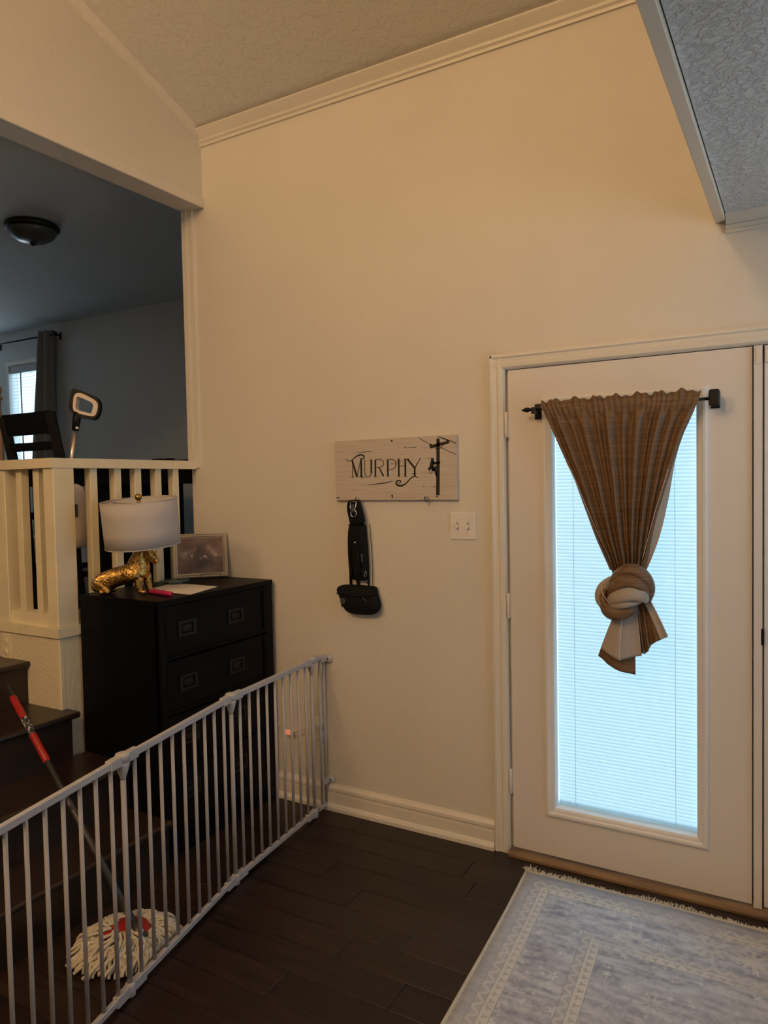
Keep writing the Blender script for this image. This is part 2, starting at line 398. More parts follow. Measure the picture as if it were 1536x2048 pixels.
# railing on the half wall
rail=thing('stair_railing',(-1.80,-.82,.978),'cream painted wooden railing with square balusters on the half wall','railing')
box('corner_post',(-1.835,-1.765,-.872,-.765,.978,1.686),m_rail,rail,.003)
boxes('top_rail',[(-1.855,-1.762,-.882,-.001,1.684,1.727),(-3.2,-1.855,-.882,-.79,1.684,1.727)],m_rail,rail)
boxes('bottom_rail',[(-1.83,-1.775,-.765,-.001,.978,1.035),(-3.2,-1.835,-.860,-.805,.978,1.035)],m_rail,rail)
bal=boxmesh('baluster',(-.02,.02,-.02,.02,1.035,1.685),.002)
for yr in (-.629,-.491,-.368,-.238,-.118): link('baluster',bal,m_rail,rail,loc=(-1.80,yr-.02,0)).matrix_parent_inverse=Matrix.Translation(-Vector(rail.location))
for x in (-1.912,-2.037): link('baluster',bal,m_rail,rail,loc=(x,-.835,0)).matrix_parent_inverse=Matrix.Translation(-Vector(rail.location))
box("newel_post",(-2.19,-2.115,-.872,-.79,.978,1.685),m_rail,rail,.003)

# ================================================================== DOOR
door=st(boxes('door_1',[(.003,.165,.0,.044,.028,2.046),(.750,.911,.0,.044,.028,2.046),(.165,.750,.0,.044,.028,.215),(.165,.750,.0,.044,1.905,2.046)],m_door))
# moulded lite frame
LF=[(0,0),(.003,.010),(.010,.013),(.018,.012),(.024,.008),(.032,.006),(.040,.002),(.044,-.016),(.044,-.035),(0,-.035)]
def lite_frame():
    x0,x1,z0,z1=.145,.769,.195,1.922; v=[];f=[];n=len(LF)
    for cx,cz,sx_,sz_ in ((x0,z0,1,1),(x1,z0,-1,1),(x1,z1,-1,-1),(x0,z1,1,-1)):
        for w,o in LF: v.append((cx+sx_*w,-o,cz+sz_*w))
    for c in range(4):
        d=(c+1)%4
        for i in range(n): f.append((c*n+i,c*n+(i+1)%n,d*n+(i+1)%n,d*n+i))
    return link('lite_frame',fixn(mesh('lite_frame',v,f)),m_lite,door)
lite_frame()
GX0,GX1,GZ0,GZ1=.187,.727,.237,1.880
box('glass_pane',(GX0-.01,GX1+.01,.019,.022,GZ0-.01,GZ1+.01),m_glass,door)
box('glass_pane',(GX0-.01,GX1+.01,.052,.055,GZ0-.01,GZ1+.01),m_glass,door)
blind=box('blind_head_rail',(GX0,GX1,.026,.048,GZ1-.022,GZ1),m_white,door)
box('blind_bottom_rail',(GX0+.004,GX1-.004,.030,.044,GZ0+.004,GZ0+.016),m_slat,blind)
sv=[];sf=[]                                           # one gently curved slat, tilted nearly shut
th=math.radians(58); wd=.0162
for i in range(5):
    t=i/4-.5; c=.0018*(1-4*t*t)
    y=t*wd*math.cos(th)-c*math.sin(th); z=t*wd*math.sin(th)+c*math.cos(th)
    sv+=[(GX0+.004,.037+y,z),(GX1-.004,.037+y,z)]
for i in range(4): sf.append((2*i,2*i+1,2*i+3,2*i+2))
slat=mesh('slat',sv,sf)
z=GZ0+.026; k=0
while z<GZ1-.026:
    link('slat',slat,m_slat,blind,True,loc=(0,0,z)); z+=.0143
for x in (.262,.648):
    tube('ladder_cord',[(x,.0285,GZ0+.01),(x,.0285,GZ1-.01)],.0007,m_slat,blind,6)
for z in (1.821,1.062,.312):
    h=lathe('hinge',[(.0045,-.053),(.0068,-.05),(.0068,.05),(.0045,.053)],m_trim,door,12,(-.006,-.007,z))
    boxes('hinge_leaf',[(-.004,.004,-.002,.004,z-.05,z+.05)],m_trim,h)
door2=st(box('door_2',(.950,1.862,.0,.044,.028,2.046),m_door,None,.001))
boxes('kick_rail',[(1.09,1.72,-.012,0,.2,1.92)],m_lite,door2)
box('corner_block',(.952,1.00,-.012,0,1.985,2.03),m_door,door2,.002)

# curtain rod on the door
rod=thing('curtain_rod',(.46,-.02,1.87),'short black curtain rod with square brackets on the white door','curtain rod')
RY=-.066; RZ=1.868
tube('rod',[(.110,RY,RZ+.003),(.812,RY,RZ-.002)],.0055,m_blk_metal,rod,10)
lathe('finial',[(.004,-.004),(.009,.004),(.0105,.012),(.007,.022),(.001,.034)],m_blk_metal,rod,12,(.116,RY,RZ+.003),(-1,0,0))
for x in (.133,.792):
    b=box('bracket_plate',(x-.016,x+.016,-.007,.0,RZ-.032,RZ+.030),m_blk_metal,rod,.002)
    box('bracket_arm',(x-.006,x+.006,RY-.004,-.006,RZ-.006,RZ+.010),m_blk_metal,b,.001)
    if x>.5: box('bracket_end',(x-.014,x+.020,RY-.014,RY+.012,RZ-.028,RZ+.030),m_blk_metal,b,.004)
    else: box('bracket_end',(x-.008,x+.010,RY-.012,RY+.010,RZ-.014,RZ+.012),m_blk_metal,b,.003)

# ------------------------------------------------ tied curtain
def silk(name, c1, c2, rough, sheen):
    m,nt,b=newmat(name); L=nt.links
    t=N(nt,'ShaderNodeTexCoord'); mp=N(nt,'ShaderNodeMapping'); mp.inputs['Scale'].default_value=(6,6,220); L.new(t.outputs['Object'],mp.inputs[0])
    n=N(nt,'ShaderNodeTexNoise'); n.inputs['Scale'].default_value=1.5; n.inputs['Detail'].default_value=3; L.new(mp.outputs[0],n.inputs['Vector'])
    r=N(nt,'ShaderNodeValToRGB'); r.color_ramp.elements[0].position=.3; r.color_ramp.elements[1].position=.75
    r.color_ramp.elements[0].color=c1+(1,); r.color_ramp.elements[1].color=c2+(1,); L.new(n.outputs[0],r.inputs[0]); L.new(r.outputs[0],b.inputs['Base Color'])
    bp=N(nt,'ShaderNodeBump'); bp.inputs['Strength'].default_value=.2; bp.inputs['Distance'].default_value=.002; L.new(n.outputs[0],bp.inputs['Height']); L.new(bp.outputs[0],b.inputs['Normal'])
    b.inputs['Roughness'].default_value=rough; b.inputs['Specular IOR Level'].default_value=.3
    return m
m_silk=silk('bronze_slub_silk',(.125,.072,.037),(.255,.150,.078),.52,0)
m_lining=mat('taupe_lining',(.40,.335,.275),.7,bump=(350,.15,.002))
m_seam=mat('pale_seam_thread',(.75,.70,.66),.7)
curt=thing('tied_curtain',(.50,-.07,.85),'bronze brown silk curtain tied in a big knot over the door glass','curtain')
Lx=[(1.20,.456),(1.26,.430),(1.363,.382),(1.586,.296),(1.75,.222),(1.876,.163),(1.902,.160)]
Rx=[(1.20,.545),(1.28,.566),(1.47,.608),(1.634,.652),(1.75,.69),(1.87,.742),(1.902,.746)]
PHS=[(.01,.020,.026),(.095,.026,.034),(.185,.016,.024),(.265,.030,.036),(.36,.018,.026),(.455,.032,.040),(.56,.020,.026),(.65,.030,.034),(.735,.016,.022),(.81,.028,.032),(.89,.018,.024),(.975,.022,.026)]
def plw(u,t):                                          # soft gathered folds of uneven width and depth
    s_=0
    for i,(c,a,w) in enumerate(PHS):
        dd=(u-c-.012*math.sin(2.4*t+i*1.9)*t)/w
        s_+=a*math.exp(-dd*dd)
    return s_-.014
def cur(u,t):
    z=1.902-.70*t
    xl,xr=lerp(Lx,z),lerp(Rx,z)
    x=xl+(xr-xl)*(u+.010*math.sin(18*u+2)*(1-t))
    g=min(1,max(0,(t-.05)/.12))
    fine=.0035*math.sin(2*PI*27*u+2*math.sin(8*u))          # shirring over the rod
    y=-.070-.018*t*t-plw(u,t)*(.25+.95*g)*(1-.25*t)+fine*(1-g*.9)
    if t<.10: y=min(y,RY-.0095+fine*.5) if t>.02 else y
    if t<.075: y-=.004*math.sin(PI*min(1,t/.075))
    dz=.006*math.sin(47*u+3)+.004*math.sin(113*u) if t<.02 else 0
    return (x,y-.004*math.sin(PI*u)*t,z+dz)
grid('drape',cur,260,56,m_silk,curt,.0016)
# lining turned forward along both edges
def edge_r(u,t):
    z=1.70-.46*t; x=lerp(Rx,z)-.010; w=.012+.030*math.sin(PI*min(1,t*.92+.02))**1.2*(.35+.65*t)
    return (x+u*w,-.070-.018*t*t+.014*u+.005*math.sin(5*u+6*t),z)
grid('lining_edge',edge_r,10,24,m_lining,curt,.0012)
def edge_l(u,t):
    z=1.70-.46*t; x=lerp(Lx,z)
    return (x+.004-u*(.004+.010*t),-.066-.016*t+.010*u,z)
grid('lining_edge',edge_l,5,20,m_silk,curt,.0012)
tubes('edge_seam',[([(lerp(Rx,zz)-.014*(1.72-zz)/.47-.002,-.078-.018*((1.9-zz)/.7)**2-.006,zz) for zz in [1.62-.022*i for i in range(16)]],.0009),
                   ([(lerp(Lx,zz)+.016*(1.72-zz)/.47+.002,-.085-.010*((1.9-zz)/.7)**2,zz) for zz in [1.66-.022*i for i in range(18)]],.0009)],m_seam,curt,5)
# knot: wrapped folds
KC=Vector((.500,-.105,1.172))
def fold(name,pts,rad,m,flat=(1,.55),seg=14):
    return tube(name,cat([KC+Vector(p) for p in pts],7),rad,m,curt,seg,False,flat)
def rr(n,a,b):     # swelling radius profile along n points
    return [a+(b-a)*math.sin(PI*min(1,max(0,i/(n-1))))**.7 for i in range(n)]
def band(name,pts,a,b,m,flat):
    P=cat([KC+Vector(p) for p in pts],8); return tube(name,P,rr(len(P),a,b),m,curt,14,False,flat)
lathe('knot_core',[(.001,-.066),(.035,-.058),(.062,-.03),(.070,0),(.062,.035),(.035,.060),(.001,.07)],m_silk,curt,20,KC+Vector((-.008,.022,0)))
band('knot_fold',[(-.060,.02,-.025),(-.040,-.028,.045),(.015,-.045,.083),(.066,-.030,.060),(.084,.0,.005),(.066,.02,-.05)],.014,.027,m_silk,(1.0,.62))
band('knot_fold',[(-.066,-.005,-.035),(-.040,-.048,.012),(.010,-.062,.045),(.056,-.050,.030),(.076,-.018,-.012)],.014,.028,m_silk,(1.0,.55))
band('knot_fold',[(-.070,-.015,-.052),(-.030,-.062,-.022),(.020,-.068,-.002),(.062,-.050,-.010),(.072,-.01,-.032)],.012,.030,m_lining,(1.0,.55))
band('knot_fold',[(-.066,-.020,-.060),(-.028,-.060,-.050),(.016,-.064,-.040),(.058,-.040,-.030)],.008,.016,m_lining,(1.0,.7))
band('knot_fold',[(-.052,.0,.040),(-.085,-.012,.005),(-.094,-.010,-.040),(-.066,-.016,-.080)],.012,.026,m_lining,(.9,.75))
band('knot_fold',[(-.075,-.028,.002),(-.085,-.035,-.035),(-.060,-.050,-.062)],.006,.011,m_silk,(1,.8))
band('knot_fold',[(-.088,-.008,-.052),(-.060,-.036,-.078),(-.015,-.042,-.082),(.030,-.034,-.062)],.014,.030,m_silk,(1,.8))
tube('knot_seam',cat([KC+Vector(p) for p in ((-.086,-.042,.012),(-.076,-.052,-.018),(-.052,-.062,-.044))],6),.0011,m_seam,curt,5)
# tails under the knot
def tail(name,top0,top1,bot,mt,fold_n,amp,ph,yb=-.095,nu=40,curl=0,botfn=None):
    def fn(u,t):
        x=top0[0]+(top1[0]-top0[0])*u; z=top0[1]+(top1[1]-top0[1])*u
        bx,bz=None,None
        q=u*(len(bot)-1); i=min(int(q),len(bot)-2); w=q-i
        bx=bot[i][0]*(1-w)+bot[i+1][0]*w; bz=bot[i][1]*(1-w)+bot[i+1][1]*w
        s=t**.85
        X=x+(bx-x)*s; Z=z+(bz-z)*t
        return (X,yb-.012*t+amp*(.25+.75*t)*math.sin(fold_n*2*PI*u+ph),Z)
    return grid(name,fn,nu,20,mt,curt,.0015)
tail('tail_panel',(.462,1.105),(.520,1.110),[(.386,.908),(.420,.880),(.470,.860),(.524,.849)],m_silk,1.1,.010,.4,-.082)
tail('tail_lining',(.466,1.108),(.530,1.118),[(.402,.942),(.440,.921),(.473,.906),(.510,.918),(.550,.928)],m_lining,.9,.012,2.6,-.104)
tail('tail_panel',(.515,1.112),(.572,1.140),[(.542,.930),(.556,.938),(.561,.935),(.574,.948),(.580,.966),(.600,.985),(.640,1.006)],m_silk,3.2,.011,0,-.088)
tail('lining_edge',(.555,1.130),(.577,1.142),[(.618,.995),(.642,1.008)],m_lining,.5,.004,0,-.101,10)
tube('tail_seam',cat([(.486,-.122,1.110),(.482,-.130,1.04),(.477,-.132,.97),(.474,-.128,.907)],6),.0012,m_seam,curt,5)

# ================================================================== THINGS ON THE BACK WALL
# --- name sign
def board_mat():
    m,nt,b=newmat('whitewashed_board'); L=nt.links
    t=N(nt,'ShaderNodeTexCoord'); mp=N(nt,'ShaderNodeMapping'); mp.inputs['Scale'].default_value=(3.5,3,95); L.new(t.outputs['Object'],mp.inputs[0])
    n=N(nt,'ShaderNodeTexNoise'); n.inputs['Scale'].default_value=1.4; n.inputs['Detail'].default_value=6; n.inputs['Distortion'].default_value=.5; L.new(mp.outputs[0],n.inputs['Vector'])
    r=N(nt,'ShaderNodeValToRGB'); e=r.color_ramp.elements; e[0].position=.28; e[0].color=(.50,.425,.345,1); e[1].position=.52; e[1].color=(.575,.505,.425,1); x=e.new(.8); x.color=(.61,.545,.465,1)
    L.new(n.outputs[0],r.inputs[0])
    mp2=N(nt,'ShaderNodeMapping'); mp2.inputs['Scale'].default_value=(5,3,38); mp2.inputs['Location'].default_value=(3.1,0,1.7); L.new(t.outputs['Object'],mp2.inputs[0])
    n2=N(nt,'ShaderNodeTexNoise'); n2.inputs['Scale'].default_value=1.7; n2.inputs['Detail'].default_value=4; L.new(mp2.outputs[0],n2.inputs['Vector'])
    r2=N(nt,'ShaderNodeValToRGB'); r2.color_ramp.elements[0].position=.725; r2.color_ramp.elements[1].position=.76; L.new(n2.outputs[0],r2.inputs[0])
    mx=N(nt,'ShaderNodeMix',data_type='RGBA'); L.new(r2.outputs[0],mx.inputs[0]); L.new(r.outputs[0],mx.inputs[6]); mx.inputs[7].default_value=(.10,.055,.03,1)
    L.new(mx.outputs[2],b.inputs['Base Color']); b.inputs['Roughness'].default_value=.6
    bp=N(nt,'ShaderNodeBump'); bp.inputs['Strength'].default_value=.3; bp.inputs['Distance'].default_value=.002; L.new(n.outputs[0],bp.inputs['Height']); L.new(bp.outputs[0],b.inputs['Normal'])
    return m
m_ink=mat('black_vinyl_lettering',(.008,.008,.009),.5)
sign=thing('name_sign',(-.548,0,1.51),'whitewashed wooden name sign with black lettering and utility pole lineman','sign')
SX0,SX1,SZ0,SZ1=-.858,-.228,1.510,1.792
box('board',(SX0,SX1,-.019,-.001,SZ0,SZ1),board_mat(),sign,.0015)
YF=-.0192
def sp(cx,cy,k=0):                                    # point of the sign drawing on the board's face
    p=on(650+cx/5.4857,860+cy/5.4857,1,YF); return Vector((p.x,YF-.0004*k,p.z))
def strokes(name,lst):
    V=[];F=[]
    for pts,w in lst:
        P=[Vector((a,b)) for a,b in pts]; n=len(P)
        ws=w if hasattr(w,'__len__') else [w]*n
        if len(ws)!=n: ws=[lerp([(i/(len(ws)-1),q) for i,q in enumerate(ws)],i/(n-1)) for i in range(n)]
        o=len(V)
        for i in range(n):
            t=(P[min(i+1,n-1)]-P[max(i-1,0)]); t.normalize(); nn=Vector((-t.y,t.x))*(ws[i]*.62+.6)
            for s in (1,-1):
                q=P[i]+nn*s; V.append(sp(q.x,q.y,1)); V.append(sp(q.x,q.y,0)+Vector((0,.001,0)))
        for i in range(n-1):
            a=o+4*i; b=a+4
            F+=[(a,b,b+2,a+2),(a+1,a+3,b+3,b+1),(a,a+1,b+1,b),(a+2,b+2,b+3,a+3)]
        F+=[(o,o+2,o+3,o+1),(o+4*n-4,o+4*n-3,o+4*n-1,o+4*n-2)]
    return link(name,fixn(mesh(name,V,F)),m_ink,sign)
def C2(pts,n=7,closed=False): return [(p.x,p.y) for p in cat([(a,b,0) for a,b in pts],n,closed)]
strokes('lettering',[
 ([(306,338),(303,515)],5),([(284,517),(324,517)],5),([(296,330),(352,516)],[13,15]),([(352,516),(390,335)],5),([(396,326),(399,505)],[13,15]),
 (C2([(380,512),(400,512),(418,520),(428,524)]),[10,10,3]),
 (C2([(236,312),(240,332),(262,342),(296,332),(330,300),(365,280),(400,272),(424,284),(428,304),(412,318)]),[3,4,5,8,13,12,10,9]),
 (C2([(412,318),(396,318),(388,308)]),[9,12,5]),
 (C2([(437,330),(436,440),(441,490),(458,514),(482,514),(500,500),(508,470)]),5),([(507,328),(509,475)],[13,13]),([(428,330),(446,330)],4),([(494,328),(518,328)],4),
 ([(553,328),(553,510)],13),(C2([(550,327),(600,322),(632,338),(644,366),(634,395),(604,408),(562,409)]),5),([(592,410),(644,508)],[9,12]),([(540,511),(568,511)],4),
 ([(688,326),(690,506)],13),(C2([(684,325),(735,321),(766,340),(778,374),(768,412),(738,432),(696,437)]),5),([(676,508),(704,508)],4),
 ([(808,318),(811,507)],14),([(812,397),(880,395)],5),([(881,318),(882,508)],14),([(796,509),(828,509)],4),([(866,509),(900,509)],4),([(796,318),(820,318)],4),([(868,318),(894,318)],4),
 ([(904,318),(984,418)],[15,15]),([(1048,312),(1016,362),(985,418)],[4,6,8]),([(985,412),(985,506)],13),([(896,318),(922,320)],4),([(1034,312),(1056,310)],4),([(954,479),(1004,479)],5),
 (C2([(1026,524),(1006,518),(985,506),(955,520),(925,546),(895,580),(860,604),(822,612),(794,602),(782,580),(788,562),(806,553)]),[4,6,9,9,8,9,13,16,16,14,12,10]),
 (C2([(806,553),(824,556),(830,570),(820,582),(806,578)]),[10,9,8,7,5])])
strokes('pole_picture',[
 ([(1241,98),(1240,400),(1238,716)],[28,29,31]),([(1241,104),(1241,90)],[16,10]),([(1230,722),(1226,738)],[16,8]),([(1150,187),(1256,158),(1363,131)],[27,27,24]),
 ([(1160,168),(1160,152)],[22,14]),([(1342,120),(1341,104)],[20,14]),
 (C2([(1198,186),(1215,200),(1232,210)],4),5),([(1300,160),(1256,208)],4),
 (C2([(1030,85),(1090,122),(1165,162)],4),4),(C2([(1262,190),(1340,225),(1438,267)],4),4),(C2([(1230,74),(1285,92),(1342,112)],4),4),(C2([(1255,72),(1300,90),(1350,110),(1440,156)],4),4),(C2([(1360,112),(1400,124),(1442,138)],4),3),
 # lineman
 ([(1178,308),(1178,336)],[20,24]),([(1164,312),(1196,308)],5),([(1178,330),(1176,372),(1166,412)],[20,38,34]),([(1182,350),(1205,360),(1236,352)],[16,13,11]),([(1184,360),(1212,370),(1256,360)],[14,12,12]),
 ([(1160,410),(1196,424),(1222,404)],[30,28,20]),([(1190,425),(1212,446),(1226,505)],[30,22,14]),([(1130,424),(1160,424)],[24,24]),([(1172,434),(1206,440)],[18,16]),([(1244,352),(1262,362)],18),
 (C2([(1150,432),(1148,458),(1162,480),(1176,470),(1174,440)],5),4),([(1120,310),(1160,309)],3)])
for _st in [(C2([(355,250),(420,243),(515,236)],4),[2,5,2]),(C2([(460,606),(560,594),(650,582),(750,560)],5),[2,6,9,2]),([(720,120),(742,121)],[14,12]),([(735,712),(742,746)],[14,6]),([(870,188),(892,200)],[5,6]),([(900,196),(1000,192)],[2,4]),([(1075,618),(1092,624)],[6,5]),([(1185,616),(1212,618)],[3,4]),([(130,742),(160,744)],[10,6]),([(780,352),(836,350)],[2,4]),([(720,366),(775,372)],[2,3])]: strokes('crack_mark',[_st])
# wire hooks
for px in (716,855):
    h=on(px,1000,1,-.02).x
    tubes('hook',[(cat([(h,-.019,1.522),(h-.002,-.030,1.524),(h-.004,-.036,1.515),(h-.003,-.034,1.505),(h+.002,-.028,1.500)],5),.0013),
                  (cat([(h-.012,-.022,1.527),(h-.013,-.028,1.514),(h-.004,-.031,1.507),(h+.006,-.026,1.511),(h+.008,-.021,1.518)],5),.0011)]+
          ([(cat([(h+.004,-.026,1.512),(h+.012,-.027,1.505),(h+.013,-.027,1.490),(h+.008,-.027,1.486),(h+.004,-.027,1.494)],5),.0010)] if px>800 else []),m_blk_metal,sign,6)

# --- harness with pouch hanging from the sign's hook
har=thing('hanging_harness',(-.735,-.005,.97),'black nylon harness straps hanging from the left sign hook','harness')
pad('folded_strap',[(1.395,-.772,-.690,.030),(1.42,-.770,-.688,.034),(1.45,-.777,-.695,.036),(1.48,-.783,-.704,.034),(1.505,-.780,-.712,.028),(1.514,-.770,-.722,.020)],-.020,m_web,har,16,.001)
pad('webbing_bundle',[(1.136,-.770,-.692,.028),(1.142,-.782,-.684,.034),(1.20,-.788,-.679,.040),(1.28,-.790,-.683,.042),(1.35,-.788,-.688,.040),(1.388,-.786,-.690,.034),(1.402,-.776,-.694,.026)],-.004,m_web,har,16,.001)
for a,b_ in (((-.762,-.030,1.39),(-.760,-.052,1.15)),((-.726,-.040,1.39),(-.712,-.054,1.16))):
    mid=[(a[0]+(b_[0]-a[0])*t+.004*math.sin(9*t+a[0]*50),a[1]+(b_[1]-a[1])*t-.006*math.sin(PI*t),a[2]+(b_[2]-a[2])*t) for t in [i/8 for i in range(9)]]
    tube('webbing_strap',mid,.010,m_web,har,8,False,(.35,1))
tube('hanging_strap',[(-.785,-.012,1.40),(-.789,-.012,1.25),(-.786,-.014,1.10)],.011,m_web,har,8,False,(.35,1))
tube('hanging_strap',[(-.748,-.014,1.15),(-.745,-.016,1.12),(-.735,-.022,1.10)],.013,m_web,har,8,False,(.35,1))
tube('hanging_strap',[(-.690,-.012,1.20),(-.688,-.012,1.14),(-.686,-.016,1.10)],.006,m_web,har,8,False,(.4,1))
tube('buckle',[(-.755,-.052,1.502),(-.752,-.058,1.475),(-.735,-.060,1.462),(-.724,-.058,1.478),(-.722,-.052,1.503),(-.738,-.050,1.507)],.0026,m_chrome,har,8,True)
box('buckle_tab',(-.749,-.731,-.062,-.052,1.455,1.492),m_gray_metal,har,.003)
tube('ring',[(-.733+.0155*math.cos(w),-.061,1.452+.0165*math.sin(w)) for w in [2*PI*i/18 for i in range(18)]],.0022,m_chrome,har,8,True)
lathe('snap',[(.006,0),(.006,.003),(.003,.005)],m_chrome,har,12,(-.735,-.050,1.315),(0,-1,0))
box('slide_clip',(-.706,-.702,-.046,-.040,1.225,1.265),m_chrome,har,.001)
tube('slide_clip',[(-.690+.006*math.cos(w),-.040,1.170+.013*math.sin(w)) for w in [2*PI*i/14 for i in range(14)]],.0016,m_chrome,har,6,True)
tubes('loose_cord',[(cat([(-.678,-.012,1.40),(-.672,-.010,1.30),(-.668,-.010,1.20),(-.666,-.014,1.11)],6),.0018),(cat([(-.700,-.016,1.13),(-.690,-.020,1.122),(-.680,-.016,1.134)],6),.0018)],m_web,har)
pouch=thing('waist_pouch',(-.735,-.005,.972),'black zipped waist pouch hanging at the bottom of the harness','pouch')
pad('pouch_body',[(.974,-.765,-.680,.030),(.984,-.796,-.640,.050),(1.005,-.812,-.618,.062),(1.035,-.822,-.613,.064),(1.062,-.838,-.624,.060),(1.084,-.857,-.634,.052),(1.102,-.855,-.633,.040),(1.114,-.82,-.645,.024)],-.004,m_web,pouch,20,.001)
tube('zip',cat([(-.848,-.046,1.072),(-.79,-.064,1.070),(-.72,-.067,1.068),(-.66,-.062,1.072),(-.632,-.046,1.080)],6),.0028,m_blackw,pouch,6)
lathe('round_badge',[(.015,0),(.015,.002),(.011,.003)],mat('dull_green_rubber',(.045,.048,.035),.6),pouch,18,(-.800,-.0655,1.040),(-.12,-1,.05))
tube('zip_pull',[(-.690,-.070,1.066),(-.676,-.074,1.055),(-.668,-.073,1.048)],.003,m_gray_metal,pouch,6)
tube('side_cord',cat([(-.822,-.02,1.03),(-.834,-.026,1.015),(-.828,-.024,1.004)],5),.003,m_web,pouch,6)

# --- switch plate
m_plate=mat('ivory_switch_plate',(.80,.75,.68),.3)
sw=thing('light_switch',(-.211,0,1.396),'cream double toggle light switch plate beside the door casing','light switch')
box('plate',(-.270,-.148,-.006,0,1.337,1.457),m_plate,sw,.003,2)
for x in (-.235,-.185):
    box('toggle_slot',(x-.006,x+.006,-.0066,-.0055,1.382,1.412),mat('slot_shadow_plastic',(.45,.41,.36),.4),sw)
    prism('toggle',[(x-.0042,-.006,1.402),(x-.0042,-.006,1.388),(x-.0042,-.017,1.384),(x-.0042,-.018,1.390)],(.0084,0,0),m_plate,sw,.0008)
    for z in (1.367,1.427): lathe('screw',[(.0028,0),(.0028,.001),(.001,.0016)],m_plate,sw,10,(x,-.0058,z),(0,-1,0))

# --- outlet with lamp cord behind the gate
out=thing('wall_outlet',(-.985,0,.386),'cream wall outlet low on the back wall behind the gate','outlet')
box('plate',(-1.022,-.951,-.006,0,.328,.446),m_plate,out,.003,2)
for z in (.363,.411): lathe('socket',[(.017,0),(.017,.003),(.015,.004)],m_plate,out,20,(-.986,-.0055,z),(0,-1,0))
cordm=mat('clear_white_cord',(.62,.54,.46),.5)
cord=thing('lamp_cord',(-1.10,-.01,.36),'thin white cord with small glowing orange inline switch plugged into the outlet','cord')
box('plug',(-1.000,-.972,-.036,-.009,.398,.424),m_plate,cord,.004)
tube('cable',cat([(-.990,-.034,.408),(-1.02,-.050,.402),(-1.07,-.052,.386),(-1.11,-.045,.366),(-1.145,-.040,.352)],7),.0028,cordm,cord,8)
tube('cable',cat([(-1.182,-.038,.352),(-1.215,-.034,.370),(-1.240,-.022,.380),(-1.30,-.013,.34)],7),.0028,cordm,cord,8)
mg,nt,b=newmat('glowing_orange_switch'); b.inputs['Base Color'].default_value=(.75,.32,.2,1); b.inputs['Emission Color'].default_value=(1,.32,.16,1); b.inputs['Emission Strength'].default_value=.35
box('inline_switch',(-1.184,-1.142,-.050,-.032,.340,.366),mg,cord,.007,2,True)

o2=thing('stair_outlet',(-2.14,-.87,.862),'painted-over cream outlet on the half wall above the stairs','outlet')
box('plate',(-2.180,-2.107,-.877,-.870,.806,.922),m_rail,o2,.002)
for z in (.838,.888): lathe('socket',[(.017,0),(.017,.002),(.015,.003)],m_rail,o2,18,(-2.145,-.8765,z),(0,-1,0))

# ================================================================== SAFETY GATE
gate=thing('safety_gate',(-.80,-1.0,0),'white metal folding safety gate fixed to the back wall','safety gate')
GN=[Vector((-.950,-.012,0)),Vector((-.945,-.128,0)),Vector((-.887,-.752,0)),Vector((-.749,-1.397,0)),Vector((-.60,-2.035,0))]
Z0,Z1=.018,.765
def gbar(a,b,w,z0,z1):       # rectangular rail between two plan points
    d=(b-a).normalized(); n=Vector((-d.y,d.x,0))*(w/2)
    q=[a+n,a-n,b-n,b+n]; v=[Vector((p.x,p.y,z)) for z in (z0,z1) for p in q]
    return v,[(0,1,2,3),(4,7,6,5),(0,4,5,1),(1,5,6,2),(2,6,7,3),(3,7,4,0)]
def gpart(name,items,parent):
    V=[];F=[]
    for it in items:
        v,f=gbar(*it); o=len(V); V+=v; F+=[tuple(i+o for i in q) for q in f]
    me=fixn(mesh(name,V,F)); bm=bmesh.new(); bm.from_mesh(me); bmesh.ops.bevel(bm,geom=list(bm.edges),offset=.002,segments=1,affect='EDGES'); bm.to_mesh(me); bm.free()
    return link(name,me,m_gate,parent)
barm=lathemesh('bar',[(.0062,Z0+.014),(.0062,Z1-.016)],10); 
for p in barm.polygons: p.use_smooth=len(p.vertices)==4
for i in range(1,4):
    a,b=GN[i],GN[i+1]; d=(b-a).normalized(); L=(b-a).length
    pan=gpart('gate_panel',[(a+d*.05,b-d*.05,.017,Z1-.022,Z1)],gate)
    gpart('bottom_rail',[(a+d*.05,b-d*.05,.017,Z0,Z0+.020)],pan)
    for k in range(9): link('bar',barm,m_gate,pan,loc=a+d*(.058+(L-.116)*k/8))
# short end panel
end=gpart('end_panel',[(GN[0],GN[1]-Vector((0,-.03,0)),.015,Z1-.020,Z1-.002)],gate)
gpart('bottom_rail',[(GN[0],GN[1]-Vector((0,-.03,0)),.015,Z0,Z0+.018)],end)
link('bar',barm,m_gate,end,loc=(-.9500,-.022,0)); link('bar',barm,m_gate,end,loc=(-.9490,-.058,0))
hprof=[(.0085,-.075),(.010,-.066),(.017,-.045),(.0205,-.030),(.0215,-.022),(.0195,-.0215),(.0195,-.019),(.0225,-.0185),(.0225,.000),(.021,.006),(.014,.009)]
for i in (1,2,3):
    c=GN[i]; post=lathe('hinge_post',[(.0085,.03),(.0085,.70)],m_gate,gate,12,c)
    lathe('hinge_cap',[(r,h+Z1) for r,h in hprof],m_gate,post,20,c)
    lathe('foot_hub',[(.013,.002),(.0165,.006),(.0165,.040),(.012,.046)],m_gate,post,16,c)
    for q in (GN[i-1],GN[i+1]):
        dd=(q-c).normalized()
        if (q-c).length<.2:
            gpart('rail_sleeve',[(c+dd*.012,c+dd*.050,.022,Z1-.022,Z1+.004)],post)
            continue
        gpart('rail_sleeve',[(c+dd*.012,c+dd*.068,.0235,Z1-.027,Z1+.005)],post); gpart('foot_sleeve',[(c+dd*.012,c+dd*.072,.022,Z0-.008,Z0+.025)],post)
